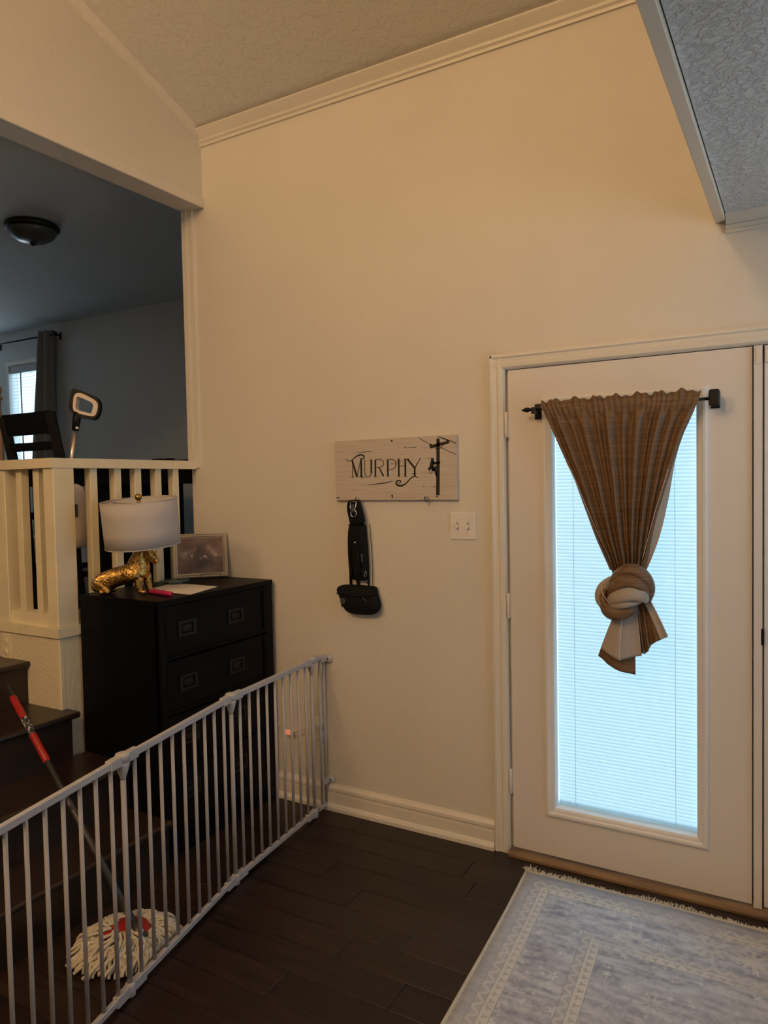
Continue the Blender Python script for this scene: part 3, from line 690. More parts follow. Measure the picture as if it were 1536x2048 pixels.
for z,r in ((.742,.024),(.147,.022)):
    w=lathe('wall_mount',[(r,0),(r*.98,.006),(r*.72,.014),(r*.3,.017)],m_gate,gate,20,(-.930,-.0,z),(0,-1,0))
    lathe('mount_screw',[(.004,0),(.004,.003)],m_blk_metal,w,10,(-.927,-.0165,z),(0,-1,0))
    boxes('mount_arm',[(-.956,-.930,-.060,-.004,z-.009,z+.012)],m_gate,w)

# ================================================================== DRESSER
DX0,DX1,DY0,DY1,DZ=-1.750,-1.250,-.770,-.030,1.115
dr=thing('dresser',(-1.5,-.4,0),'tall black four-drawer dresser behind the white gate','dresser')
boxes('case',[(DX0,DX1-.012,DY0,DY0+.02,.0,DZ-.024),(DX0,DX1-.012,DY1-.02,DY1,0,DZ-.024),(DX0,DX0+.012,DY0+.02,DY1-.02,.05,DZ-.024),
              (DX1-.030,DX1,DY0,DY0+.032,.0,DZ-.024),(DX1-.030,DX1,DY1-.052,DY1,.0,DZ-.024),(DX0+.012,DX1-.03,DY0+.02,DY1-.02,.13,.15)],m_black,dr)
box('top',(DX0-.002,DX1+.004,DY0-.004,DY1+.003,DZ-.026,DZ),m_black,dr,.003,2)
box('base_rail',(DX1-.03,DX1+.004,DY0+.0,DY1,.105,.146),m_black,dr,.003)
box('plinth',(DX1-.045,DX1-.012,DY0+.032,DY1-.052,0,.105),m_black,dr)
pullm=mat('dark_pewter',(.016,.016,.018),.42,.5)
for k in range(4):
    z1=1.085-.2365*k; z0=z1-.2275
    ya,yb=DY0+.034,DY1-.054
    d=boxes('drawer',[(DX1-.35,DX1-.008,ya,yb,z0,z1)],m_black,dr)
    boxes('drawer_moulding',[(DX1-.008,DX1+.000,ya,yb,z1-.012,z1),(DX1-.008,DX1+.000,ya,yb,z0,z0+.012),(DX1-.008,DX1+.000,ya,ya+.012,z0+.012,z1-.012),(DX1-.008,DX1+.000,yb-.012,yb,z0+.012,z1-.012)],m_black,d)
    boxes('drawer_moulding',[(DX1-.008,DX1-.004,ya+.012,yb-.012,z1-.020,z1-.012),(DX1-.008,DX1-.004,ya+.012,yb-.012,z0+.012,z0+.02)],m_black,d)
    for yc in (-.608,-.295):
        zc=z1-.108
        boxes('pull',[(DX1-.009,DX1-.003,yc-.053,yc+.053,zc+.022,zc+.034),(DX1-.009,DX1-.003,yc-.053,yc+.053,zc-.034,zc-.022),(DX1-.009,DX1-.003,yc-.053,yc-.036,zc-.022,zc+.022),(DX1-.009,DX1-.003,yc+.036,yc+.053,zc-.022,zc+.022),(DX1-.009,DX1-.0065,yc-.026,yc+.026,zc-.010,zc+.012),(DX1-.009,DX1-.004,yc-.026,yc+.026,zc-.014,zc-.008)],pullm,d)

# ================================================================== ON THE DRESSER
TZ=DZ
# --- dachshund lamp
lamp=thing('table_lamp',(-1.579,-.691,TZ),'table lamp with gold sitting dachshund base and white drum shade','lamp')
LO=Vector((-1.579,-.691,TZ+.0075)); LR=Vector((.866,.5,0)); LF_=Vector((-.5,.866,0)); PXM=1/447.
def lp(px,py,dep=0): return LO+LR*((px-240)*PXM)+Vector((0,0,(1188-py)*PXM))+LF_*dep
gm,nt,b=newmat('hammered_gold')
b.inputs['Metallic'].default_value=1; b.inputs['Roughness'].default_value=.28
t=N(nt,'ShaderNodeTexCoord'); n=N(nt,'ShaderNodeTexNoise'); n.inputs['Scale'].default_value=75; n.inputs['Detail'].default_value=4; n.inputs['Distortion'].default_value=1.2
nt.links.new(t.outputs['Object'],n.inputs['Vector'])
bp=N(nt,'ShaderNodeBump'); bp.inputs['Strength'].default_value=.65; bp.inputs['Distance'].default_value=.006; nt.links.new(n.outputs[0],bp.inputs['Height']); nt.links.new(bp.outputs[0],b.inputs['Normal'])
r=N(nt,'ShaderNodeValToRGB'); r.color_ramp.elements[0].position=.35; r.color_ramp.elements[0].color=(.20,.105,.025,1); r.color_ramp.elements[1].position=.62; r.color_ramp.elements[1].color=(.92,.58,.17,1)
nt.links.new(n.outputs[0],r.inputs[0]); nt.links.new(r.outputs[0],b.inputs['Base Color'])
DOG=[(206,1164,0,22),(226,1157,0,24),(248,1151,0,25),(270,1146,0,28),(285,1140,0,26),(282,1119,0,20),(290,1101,0,17),(304,1114,0,11),(318,1131,0,7),
 (195,1170,0,19),(186,1180,.012,7),(198,1185,.03,4.5),
 (207,1170,-.028,17),(221,1178,-.036,10.5),(206,1186,-.038,5.5),(228,1186.5,-.040,4.6),
 (207,1170,.028,17),(221,1178,.036,10.5),(206,1186,.038,5.5),(230,1186.5,.038,4.6),
 (283,1158,-.026,13),(283,1174,-.029,8.5),(284,1185,-.029,6.5),(297,1186.5,-.030,4.6),
 (290,1157,.026,13),(294,1174,.029,8.5),(295,1185,.029,6.5),(307,1186.5,.030,4.6)]
DE=[(0,1),(1,2),(2,3),(3,4),(4,5),(5,6),(6,7),(7,8),(0,9),(9,10),(10,11),(0,12),(12,13),(13,14),(13,15),(0,16),(16,17),(17,18),(17,19),(3,20),(20,21),(21,22),(22,23),(3,24),(24,25),(25,26),(26,27)]
dm=bpy.data.meshes.new('dachshund_base'); dm.from_pydata([tuple(lp(a,c,e)) for a,c,e,_ in DOG],DE,[]); dm.update()
dog=link('dachshund_base',dm,gm,lamp)
sk=dog.modifiers.new('skin','SKIN'); sk.use_smooth_shade=True; sk.branch_smoothing=.4
for i,sv_ in enumerate(dm.skin_vertices[0].data if dm.skin_vertices else []):
    sv_.radius=(DOG[i][3]*PXM,)*2
if not dm.skin_vertices:
    bmx=bmesh.new(); bmx.from_mesh(dm); ly=bmx.verts.layers.skin.verify()
    for i,vv in enumerate(bmx.verts): vv[ly].radius=(DOG[i][3]*PXM,)*2; vv[ly].use_root=(i==0)
    bmx.to_mesh(dm); bmx.free()
else: dm.skin_vertices[0].data[0].use_root=True
sb=dog.modifiers.new('sub','SUBSURF'); sb.levels=2; sb.render_levels=2
for s in (-1,1):
    e=cat([lp(290,1094,s*.024),lp(298,1098,s*.032),lp(303,1110,s*.034),lp(301,1122,s*.030)],5)
    tube('ear',e,[ .006+.011*math.sin(PI*(i/(len(e)-1))**.8*.9) for i in range(len(e))],gm,dog,10,False,(1,.4))
SB=lp(290,1094); ST_=lp(283.5+2.6,1004)
ax=(ST_-SB); ax=(ax.normalized()-LF_*.085).normalized(); SHh=.203
shm=mat('white_linen_shade',(.52,.48,.46),.85,bump=(500,.2,.002))
sh_top=SB+ax*SHh
a0=ax.orthogonal().normalized(); b0=ax.cross(a0)
def shade_fn(u,t):
    w=2*PI*u; return SB+ax*(SHh*t)+(a0*math.cos(w)+b0*math.sin(w))*(.1605+.002*t)
shd=grid('lamp_shade',shade_fn,64,3,shm,lamp,.0025)
for t_ in (0,1): tube('shade_rim',[shade_fn(i/48,t_) for i in range(48)],.0026,shm,shd,6,True)
tubes('shade_spider',[([sh_top-ax*.012+(a0*math.cos(w)+b0*math.sin(w))*.162,sh_top-ax*.016],.0015) for w in (.3,.3+2*PI/3,.3+4*PI/3)],m_brass,shd)
neck=lp(287,1092)
tube('stem',[neck,SB+ax*.02],.006,m_brass,lamp,10)
lathe('socket',[(.013,0),(.016,.01),(.016,.05),(.012,.055)],m_brass,lamp,16,SB+ax*.0,ax)
lathe('bulb',[(.012,0),(.016,.02),(.029,.05),(.030,.07),(.020,.092),(.003,.10)],m_white,lamp,20,SB+ax*.055,ax)
for s in (-1,1): tube('harp',cat([SB+ax*.03+a0*s*.016,SB+ax*.08+a0*s*.050,SB+ax*.14+a0*s*.050,SB+ax*.185+a0*s*.010],6),.0018,m_brass,lamp,6)
lathe('finial',[(.006,-.008),(.012,-.004),(.006,.0),(.007,.003)]+[(.0158*math.sin(w),.019-.0158*math.cos(w)) for w in [.35+.25*i for i in range(11)]]+[(.001,.0348)],m_brass,lamp,18,sh_top-ax*.006,ax)

# --- framed flower painting leaning in the corner
P0=Vector((-1.724,-.232,TZ+.004)); P1=Vector((-1.530,-.038,TZ+.004))
pu=(P1-P0).normalized(); PWd=(P1-P0).length; pn=Vector((pu.y,-pu.x,0)); lean=.21
pv=Vector((-pn.x*math.sin(lean),-pn.y*math.sin(lean),math.cos(lean))); PH=.228; pn2=pu.cross(pv)
if pn2.dot(pn)<0: pn2=-pn2
P0=P0+pn*.0
fm=mat('silver_gilt_frame',(.58,.50,.36),.35,.35,bump=(90,.15,.003))
pic=thing('framed_painting',tuple((P0+P1)/2),'small framed flower painting in a silver gilt frame leaning in the corner','picture')
FP=[(0,0),(0,.014),(.004,.018),(.009,.014),(.013,.016),(.018,.010),(.022,.008),(.022,0)]
def fside(a,da,db,L):
    """one mitred moulding: from corner a along da (length L), inward db"""
    n=len(FP); v=[a+da*w+db*w+pn2*o for w,o in FP]+[a+da*(L-w)+db*w+pn2*o for w,o in FP]
    f=[tuple(range(n)),tuple(range(2*n-1,n-1,-1))]+[(i,(i+1)%n,n+(i+1)%n,n+i) for i in range(n)]
    link('moulding',fixn(mesh('moulding',v,f)),fm,pic)
fside(P0,pu,pv,PWd); fside(P0+pv*PH,pu,-pv,PWd); fside(P0,pv,pu,PH); fside(P0+pu*PWd,pv,-pu,PH)
def canvas_mat():
    m,nt,b=newmat('flower_painting'); L=nt.links
    uv=N(nt,'ShaderNodeUVMap'); 
    n=N(nt,'ShaderNodeTexNoise'); n.inputs['Scale'].default_value=2.5; n.inputs['Detail'].default_value=3; L.new(uv.outputs[0],n.inputs['Vector'])
    r=N(nt,'ShaderNodeValToRGB'); r.color_ramp.elements[0].position=.35; r.color_ramp.elements[0].color=(.13,.08,.065,1); r.color_ramp.elements[1].position=.68; r.color_ramp.elements[1].color=(.30,.19,.145,1); L.new(n.outputs[0],r.inputs[0])
    def blob(cx,cy,rx,ry,soft,src,col,warp=.12):
        nz=N(nt,'ShaderNodeTexNoise'); nz.inputs['Scale'].default_value=9; nz.inputs['Detail'].default_value=3; L.new(uv.outputs[0],nz.inputs['Vector'])
        ms=N(nt,'ShaderNodeVectorMath',operation='SUBTRACT'); L.new(nz.outputs['Color'],ms.inputs[0]); ms.inputs[1].default_value=(.5,.5,.5)
        mw=N(nt,'ShaderNodeVectorMath',operation='SCALE'); mw.inputs['Scale'].default_value=warp; L.new(ms.outputs[0],mw.inputs[0])
        ad=N(nt,'ShaderNodeVectorMath',operation='ADD'); L.new(uv.outputs[0],ad.inputs[0]); L.new(mw.outputs[0],ad.inputs[1])
        mp=N(nt,'ShaderNodeMapping'); mp.vector_type='POINT'; mp.inputs['Location'].default_value=(-cx/rx,-cy/ry,0); mp.inputs['Scale'].default_value=(1/rx,1/ry,0); L.new(ad.outputs[0],mp.inputs[0])
        ln=N(nt,'ShaderNodeVectorMath',operation='LENGTH'); L.new(mp.outputs[0],ln.inputs[0])
        mr=N(nt,'ShaderNodeMapRange'); mr.inputs[1].default_value=1; mr.inputs[2].default_value=1-soft; mr.inputs[3].default_value=0; mr.inputs[4].default_value=1; L.new(ln.outputs[1],mr.inputs[0])
        mx=N(nt,'ShaderNodeMix',data_type='RGBA'); L.new(mr.outputs[0],mx.inputs[0]); L.new(src,mx.inputs[6]); mx.inputs[7].default_value=col+(1,)
        return mx.outputs[2]
    s=r.outputs[0]
    s=blob(.5,.28,.30,.26,.8,s,(.095,.075,.065))
    s=blob(.5,.50,.34,.14,.9,s,(.13,.10,.085))
    for cx,cy,rr_,c in ((.16,.52,.10,(.42,.30,.24)),(.28,.62,.09,(.34,.21,.17)),(.38,.66,.07,(.30,.17,.13)),(.33,.50,.06,(.50,.38,.29)),(.60,.46,.055,(.62,.50,.40)),(.70,.70,.09,(.45,.31,.24)),(.76,.60,.08,(.46,.33,.26)),(.82,.53,.075,(.60,.46,.36)),(.93,.50,.06,(.45,.24,.17)),(.88,.64,.07,(.32,.18,.14)),(.20,.58,.05,(.50,.38,.31)),(.52,.42,.05,(.26,.21,.18))):
        s=blob(cx,cy,rr_,rr_*1.1,.75,s,c,.16)
    L.new(s,b.inputs['Base Color']); b.inputs['Roughness'].default_value=.5; return m
cv=P0+pu*.02+pv*.02+pn2*.006
grid('canvas',lambda u,t: cv+pu*(u*(PWd-.04))+pv*(t*(PH-.04)),2,2,canvas_mat(),pic,.003,False,uvfn=lambda u,t:(u,t))
mid=(P0+P1)/2
eas=thing('wire_easel',tuple(P0+pu*PWd*.55),'small black wire easel holding the framed painting','easel')
for s in (.50,.86):
    q=P0+pu*PWd*s; tube('wire',[q+pn2*.002-pv*.0+Vector((0,0,.001)),q+pn2*.024-pv*.001,q+pn2*.025+pv*.016],.0012,m_blk_metal,eas,6)
tube('wire',[P0+pu*PWd*.50+pn2*.025+pv*.0155,P0+pu*PWd*.86+pn2*.025+pv*.0155],.0012,m_blk_metal,eas,6)

# --- papers, marker, dish
def sheet(name,c,m,z,label,cat_):
    v=[(x,y,TZ+z) for x,y in c]+[(x,y,TZ+z+.0012) for x,y in c]
    o=link(name,fixn(mesh(name,v,[(0,1,2,3),(7,6,5,4),(0,4,5,1),(1,5,6,2),(2,6,7,3),(3,7,4,0)])),m); return tag(o,label,cat_)
sheet('paper_sheet',[(-1.575,-.545),(-1.610,-.345),(-1.345,-.330),(-1.275,-.565)],m_paper2,.0002,'cream sheet of paper underneath the folded white sheet on the dresser','paper')
sheet('folded_letter',[(-1.545,-.560),(-1.622,-.330),(-1.318,-.345),(-1.256,-.585)],m_paper,.0018,'white folded sheet of paper lying on top on the black dresser','paper')
mk=thing('marker_pen',(-1.39,-.622,TZ),'magenta plastic marker lying on the dresser in front of the papers','pen')
mA=Vector((-1.462,-.622,TZ+.0112)); mB=Vector((-1.308,-.645,TZ+.0112)); md=(mB-mA).normalized()
lathe('barrel',[(.009,0),(.0105,.004),(.0110,.06),(.0110,.150),(.010,.156)],m_pink,mk,16,mA,md)
for i in range(9): lathe('grip_ridge',[(.0113,0),(.0116,.002),(.0113,.004)],mat('dark_magenta_rubber',(.22,.006,.05),.5) if i==0 else bpy.data.materials['dark_magenta_rubber'],mk,14,mA+md*(.022+.011*i),md)
gl,nt,b=newmat('green_pressed_glass'); b.inputs['Base Color'].default_value=(.30,.42,.38,1); b.inputs['Transmission Weight'].default_value=.6; b.inputs['Roughness'].default_value=.12; b.inputs['IOR'].default_value=1.45
dish=thing('glass_dish',(-1.585,-.345,TZ),'small green pressed glass dish in front of the framed painting','dish')
lathe('bowl',[(.030,.0),(.034,.002),(.062,.013),(.066,.015),(.063,.017),(.034,.007),(.003,.006)],gl,dish,28,(-1.600,-.335,TZ+.0008))
for i in range(14):
    w=2*PI*i/14; c=Vector((-1.600+.063*math.cos(w),-.335+.063*math.sin(w),TZ+.0165)); lathe('rim_bead',[(.002,-.003),(.0055,0),(.002,.003)],gl,dish,8,c)

# ================================================================== MOP
mop=thing('string_mop',(-.955,-1.23,0),'spin mop with white string head and red grip leaning on the stairs','mop')
Bp=on(282,1873,2,.062); Tp=on(67,1472,0,-1.650); ddm=(Tp-Bp).normalized()
def mp_at(py_):   # distance along the pole for a given image row
    lo,hi=0,2
    for _ in range(40):
        mi=(lo+hi)/2; P=Bp+ddm*mi-CAM; y=1024-FPX*P.dot(cu)/P.dot(cf)
        if y>py_: lo=mi
        else: hi=mi
    return lo
d_end,d_g1,d_l1,d_l0,d_g0=mp_at(1372),mp_at(1394),mp_at(1437),mp_at(1470),mp_at(1524)
tube('pole',[Bp,Bp+ddm*d_end],[.0125,.0105],m_pole,mop,12)
lathe('pole_collar',[(.0135,0),(.0135,.05),(.012,.055)],m_pole,mop,14,Bp+ddm*.55,ddm)
gr=lathe('grip',[(.0125,d_g0),(.0148,d_g0+.006),(.0148,d_g1-.006),(.0125,d_g1)],m_red,mop,16,Bp,ddm)
lm,nt,b=newmat('printed_grip_label'); L=nt.links
t=N(nt,'ShaderNodeTexCoord'); vv=N(nt,'ShaderNodeTexNoise'); vv.inputs['Scale'].default_value=90; L.new(t.outputs['Object'],vv.inputs['Vector'])
r=N(nt,'ShaderNodeValToRGB'); r.color_ramp.interpolation='CONSTANT'; r.color_ramp.elements[0].color=(.02,.02,.03,1); r.color_ramp.elements[1].position=.56; r.color_ramp.elements[1].color=(.42,.41,.42,1)
L.new(vv.outputs[0],r.inputs[0]); L.new(r.outputs[0],b.inputs['Base Color'])
lathe('grip_label',[(.0150,d_l0),(.0152,d_l0+.002),(.0152,d_l1-.002),(.0150,d_l1)],lm,gr,16,Bp,ddm)
HC=Vector((-.955,-1.232,0))
hd=lathe('mop_plate',[(.070,.030),(.078,.050),(.074,.066),(.045,.072),(.020,.075)],m_red,mop,24,HC)
tube('swivel_joint',[Bp+ddm*(-.012),Bp+ddm*.055],[.021,.015],m_pole,hd,12)
def xg(y): return -.887+(-.752-y)*(.138/.645)-.030
lst=[]
for i in range(520):
    w=rnd.uniform(0,2*PI); r0=rnd.uniform(.070,.090); rr1=rnd.uniform(.11,.182)
    zt=.030+rnd.uniform(0,.016); P=[]; w1=w+rnd.uniform(-.30,.30); up=rnd.uniform(-.004,.014); ph=rnd.uniform(0,6); ga=rnd.uniform(.004,.010)
    if rnd.random()<.10 and PI<w<2*PI: r0=rnd.uniform(.035,.06); zt=.066
    for k in range(10):
        t=k/9; q=r0+(rr1-r0)*t; a=w+(w1-w)*t; z=zt*(1-t**2.2)+.0085+up*math.sin(PI*t)
        x=HC.x+q*math.cos(a)*1.02+ga*math.sin(ph+9*t); y=HC.y+q*math.sin(a)*1.05+ga*math.cos(ph+8*t)
        x=min(x,xg(y)); P.append((x,y,max(.008,z+.003*math.sin(ph*2+10*t))))
    lst.append((P,[.0052+.0012*(kk%2) for kk in range(9)]+[.0062]))
tag(tubes('strands',lst,m_cotton,mop,6),kind='stuff')

# ================================================================== RUG
def rug_mat():
    m,nt,b=newmat('faded_oriental_rug'); L=nt.links
    uv=N(nt,'ShaderNodeUVMap'); se=N(nt,'ShaderNodeSeparateXYZ'); L.new(uv.outputs[0],se.inputs[0])
    u,v=se.outputs[0],se.outputs[1]
    def ma(op,a,b_=None,c=None):
        n=N(nt,'ShaderNodeMath',operation=op)
        for i,x in enumerate((a,b_,c)):
            if x is None: continue
            if isinstance(x,(int,float)): n.inputs[i].default_value=x
            else: L.new(x,n.inputs[i])
        return n.outputs[0]
    def noise(s,det=3,vec=None,dist=0):
        n=N(nt,'ShaderNodeTexNoise'); n.inputs['Scale'].default_value=s; n.inputs['Detail'].default_value=det; n.inputs['Distortion'].default_value=dist; L.new(vec or uv.outputs[0],n.inputs['Vector']); return n.outputs[0]
    def vor(s,feat='F1',rd=1):
        n=N(nt,'ShaderNodeTexVoronoi'); n.feature=feat; n.inputs['Scale'].default_value=s; n.inputs['Randomness'].default_value=rd; L.new(uv.outputs[0],n.inputs['Vector']); return n
    def mix(f,a,c):
        n=N(nt,'ShaderNodeMix',data_type='RGBA')
        if isinstance(f,(int,float)): n.inputs[0].default_value=f
        else: L.new(f,n.inputs[0])
        for i,x in ((6,a),(7,c)):
            if isinstance(x,tuple): n.inputs[i].default_value=x+(1,)
            else: L.new(x,n.inputs[i])
        return n.outputs[2]
    def band(x,a,c): return ma('MULTIPLY',ma('GREATER_THAN',x,a),ma('LESS_THAN',x,c))
    d=ma('MINIMUM',u,v); isl=ma('LESS_THAN',u,v)
    al=ma('ADD',ma('MULTIPLY',isl,v),ma('MULTIPLY',ma('SUBTRACT',1,isl),u))
    def sm(n,a,c):
        r=N(nt,'ShaderNodeMapRange'); r.inputs[1].default_value=a; r.inputs[2].default_value=c; L.new(n,r.inputs[0]); return r.outputs[0]
    # field ground
    mp=N(nt,'ShaderNodeMapping'); mp.inputs['Scale'].default_value=(1,3.5,1); L.new(uv.outputs[0],mp.inputs[0])
    g=mix(sm(noise(9,8,mp.outputs[0]),.34,.66),(.20,.20,.24),(.43,.425,.43))
    g=mix(ma('MULTIPLY',sm(noise(38,4),.42,.66),.35),g,(.50,.49,.47)); g=mix(ma('MULTIPLY',sm(noise(30,3,None,.8),.52,.70),.35),g,(.17,.165,.19))
    g=mix(ma('MULTIPLY',sm(noise(2.2,2),.50,.72),.35),g,(.33,.27,.255))
    # flowers: petalled rosettes and small stars
    def rosette(s,size,col,g,petals,amt):
        n=vor(s); pos=N(nt,'ShaderNodeVectorMath',operation='SUBTRACT'); sc=N(nt,'ShaderNodeVectorMath',operation='SCALE'); sc.inputs['Scale'].default_value=s; L.new(uv.outputs[0],sc.inputs[0])
        ps=N(nt,'ShaderNodeVectorMath',operation='SCALE'); ps.inputs['Scale'].default_value=s; L.new(n.outputs['Position'],ps.inputs[0])
        L.new(uv.outputs[0],pos.inputs[0]); L.new(n.outputs['Position'],pos.inputs[1])
        s3=N(nt,'ShaderNodeSeparateXYZ'); L.new(pos.outputs[0],s3.inputs[0])
        ang=ma('ARCTAN2',s3.outputs[1],s3.outputs[0]); w=ma('ADD',.72,ma('MULTIPLY',ma('COSINE',ma('MULTIPLY',ang,petals)),.28))
        rr_=ma('DIVIDE',n.outputs['Distance'],w)
        k=ma('MULTIPLY',sm(rr_,size,size*.72),sm(rr_,size*.18,size*.36))
        return mix(ma('MULTIPLY',k,amt),g,col)
    g=rosette(11,.24,(.56,.54,.49),g,5,.7)
    g=rosette(21,.25,(.52,.51,.48),g,4,.7)
    g=rosette(4.2,.30,(.50,.47,.40),g,9,.55)
    g=rosette(26,.22,(.16,.155,.18),g,3,.45)
    # vine lines
    vn=ma('ABSOLUTE',ma('SUBTRACT',noise(6,2,None,1.5),.5)); g=mix(ma('MULTIPLY',sm(vn,.014,.004),.3),g,(.50,.48,.44))
    # borders
    def border(g,a,w1,w2,flip):
        # strip with zigzag leaves then strip with small motifs
        b1=band(d,a,a+w1); b2=band(d,a+w1,a+w1+w2)
        f=ma('FRACT',ma('DIVIDE',al,.052)); tri=ma('ABSOLUTE',ma('SUBTRACT',ma('MULTIPLY',f,2),1))
        dd=ma('DIVIDE',ma('SUBTRACT',d,a),w1)
        zz=ma('ABSOLUTE',ma('SUBTRACT',tri,dd)); leaf=sm(zz,.30,.18)
        hole=sm(ma('ABSOLUTE',ma('SUBTRACT',zz,.12)),.06,.02)
        c1=mix(ma('MULTIPLY',leaf,.75),(.33,.32,.31),(.52,.49,.43)); c1=mix(ma('MULTIPLY',hole,.35),c1,(.26,.24,.23))
        f2=ma('FRACT',ma('DIVIDE',al,.034)); d2=ma('DIVIDE',ma('SUBTRACT',d,a+w1),w2)
        q=ma('POWER',ma('ADD',ma('POWER',ma('ABSOLUTE',ma('SUBTRACT',f2,.5)),2),ma('POWER',ma('ABSOLUTE',ma('SUBTRACT',d2,.5)),2)),.5)
        an=ma('ARCTAN2',ma('SUBTRACT',f2,.5),ma('SUBTRACT',d2,.5))
        mo=sm(ma('SUBTRACT',q,ma('MULTIPLY',ma('COSINE',ma('MULTIPLY',an,3)),.12)),.28,.2)
        c2=mix(ma('MULTIPLY',mo,.6),(.50,.465,.40),(.25,.23,.22))
        wear=sm(noise(5,3),.30,.62)
        g=mix(ma('MULTIPLY',b1,.9),g,c1); g=mix(ma('MULTIPLY',b2,.92),g,c2)
        for e_ in (a,a+w1,a+w1+w2):
            g=mix(ma('MULTIPLY',band(d,e_-.0018,e_+.0018),.5),g,(.22,.20,.20))
        return g
    edge=mix(sm(noise(14,5,mp.outputs[0]),.3,.7),(.27,.27,.29),(.36,.355,.36))
    g=mix(ma('LESS_THAN',d,.050),g,edge)
    g2=border(g,.050,.034,.034,0); g2=border(g2,.285,.030,.036,0)
    fade=sm(noise(2.6,4),.36,.62)              # worn areas
    g=mix(ma('SUBTRACT',1,ma('MULTIPLY',fade,ma('ADD',.25,ma('MULTIPLY',ma('SUBTRACT',1,isl),.45)))),g,g2)
    g=mix(ma('MULTIPLY',sm(noise(3.1,5,None,.5),.45,.75),.40),g,(.40,.385,.375))
    rs=vor(7.5); g=mix(ma('MULTIPLY',ma('MULTIPLY',sm(rs.outputs['Distance'],.16,.05),sm(noise(1.7,1),.58,.66)),.6),g,(.26,.13,.12))
    g=mix(ma('LESS_THAN',d,.008),g,(.50,.48,.43))
    br=N(nt,'ShaderNodeMix',data_type='RGBA',blend_type='MULTIPLY'); br.clamp_result=False; br.inputs[0].default_value=1; L.new(g,br.inputs[6]); br.inputs[7].default_value=(1.30,1.36,1.44,1); L.new(br.outputs[2],b.inputs['Base Color']); b.inputs['Roughness'].default_value=.95; b.inputs['Specular IOR Level'].default_value=.15
    bp=N(nt,'ShaderNodeBump'); bp.inputs['Strength'].default_value=.35; bp.inputs['Distance'].default_value=.002; L.new(noise(420,2),bp.inputs['Height']); L.new(bp.outputs[0],b.inputs['Normal'])
    return m
rug=thing('area_rug',(.9,-1.2,0),'faded grey oriental rug with cream fringe in front of the door','rug')
RW,RL=1.62,2.30
def rugp(u,v):
    v2=v*RL; return Vector((.098+u*RW+.074*v2+.006*math.sin(3.4*v2+.6)*(1-u), -.135-v2+.010*u*RW, .007+.0015*math.sin(7*u+5*v)))
ro=grid('pile',rugp,40,56,rug_mat(),rug,.010,True,uvfn=lambda u,v:(u*RW,v*RL))
fr=[]
i=0.0
while i<1:
    p=rugp(i,0); L_=.027+.012*math.sin(i*23)+.006*math.sin(i*71)+rnd.uniform(-.006,.012)
    if i<.02: L_+=.01
    dx=rnd.uniform(-.014,.012)-(.012 if i<.03 else 0)
    fr.append(([(p.x,p.y-.002,.008),(p.x+dx*.4,p.y+L_*.5,.010+rnd.uniform(0,.005)),(p.x+dx,p.y+L_,.004+rnd.uniform(0,.006))],[.0024,.0026,.0012]))
    i+=rnd.uniform(.0016,.0032)
fr.append(([(.105,-.130,.008),(.092,-.118,.014),(.080,-.112,.008)],[.004,.004,.002]))
fr.append(([(.110,-.130,.008),(.112,-.105,.018),(.106,-.092,.020)],[.003,.003,.0015]))
tag(tubes('fringe',fr,m_cotton,rug,5),kind='stuff')
tube('fringe_knot_band',[rugp(k/30,0)+Vector((0,.001,.004)) for k in range(31)],.0042,m_cotton,rug,6)
tube('bound_edge',[rugp(0,k/40)+Vector((.001,0,.002)) for k in range(41)],.0055,m_cotton,rug,6)

# ================================================================== UPPER ROOM
lt=thing('ceiling_light',(-3.2,.08,3.285),'dark bronze flush ceiling light with dim glass bowl in the upper room','ceiling light')
LC=(-3.205,.082,3.285)
bz=mat('dark_bronze',(.010,.008,.007),.45,.4); gb=mat('frosted_smoky_bowl',(.07,.07,.06),.25)
lathe('canopy',[(.120,0),(.155,-.006),(.165,-.020),(.163,-.032),(.150,-.044),(.140,-.046)],bz,lt,40,LC)
lathe('glass_bowl',[(.148,-.040),(.143,-.060),(.120,-.088),(.085,-.108),(.040,-.119),(.012,-.122)],gb,lt,40,LC)
lathe('finial',[(.018,-.117),(.020,-.124),(.013,-.133),(.004,-.139)],bz,lt,16,LC)

# window with blind
win=st(boxes('window_1',[(-6.42,-6.375,1.945,2.06,1.62,2.965),(-5.665,-5.62,1.945,2.06,1.62,2.965),(-6.375,-5.665,1.945,2.06,2.925,2.965),(-6.375,-5.665,1.945,2.06,1.62,1.66),(-6.375,-5.665,2.035,2.055,2.24,2.28)],m_lite))
box('pane',(-6.375,-5.665,2.042,2.046,1.66,2.925),m_glass,win)
vb=box('valance',(-6.37,-5.67,1.955,2.0,2.845,2.925),mat('grey_white_valance',(.45,.46,.48),.5),win,.003)
s2=mesh('blind_slat',[(-6.365,1.962,-.004),(-5.675,1.962,-.004),(-5.675,2.010,.002),(-6.365,2.010,.002)],[(0,1,2,3)])
z=1.68
while z<2.84: link('blind_slat',s2,m_slat2,vb,loc=(0,0,z)); z+=.036
for x in (-6.19,-5.80): box('ladder_tape',(x-.012,x+.012,1.961,1.964,1.67,2.85),m_slat2,vb)
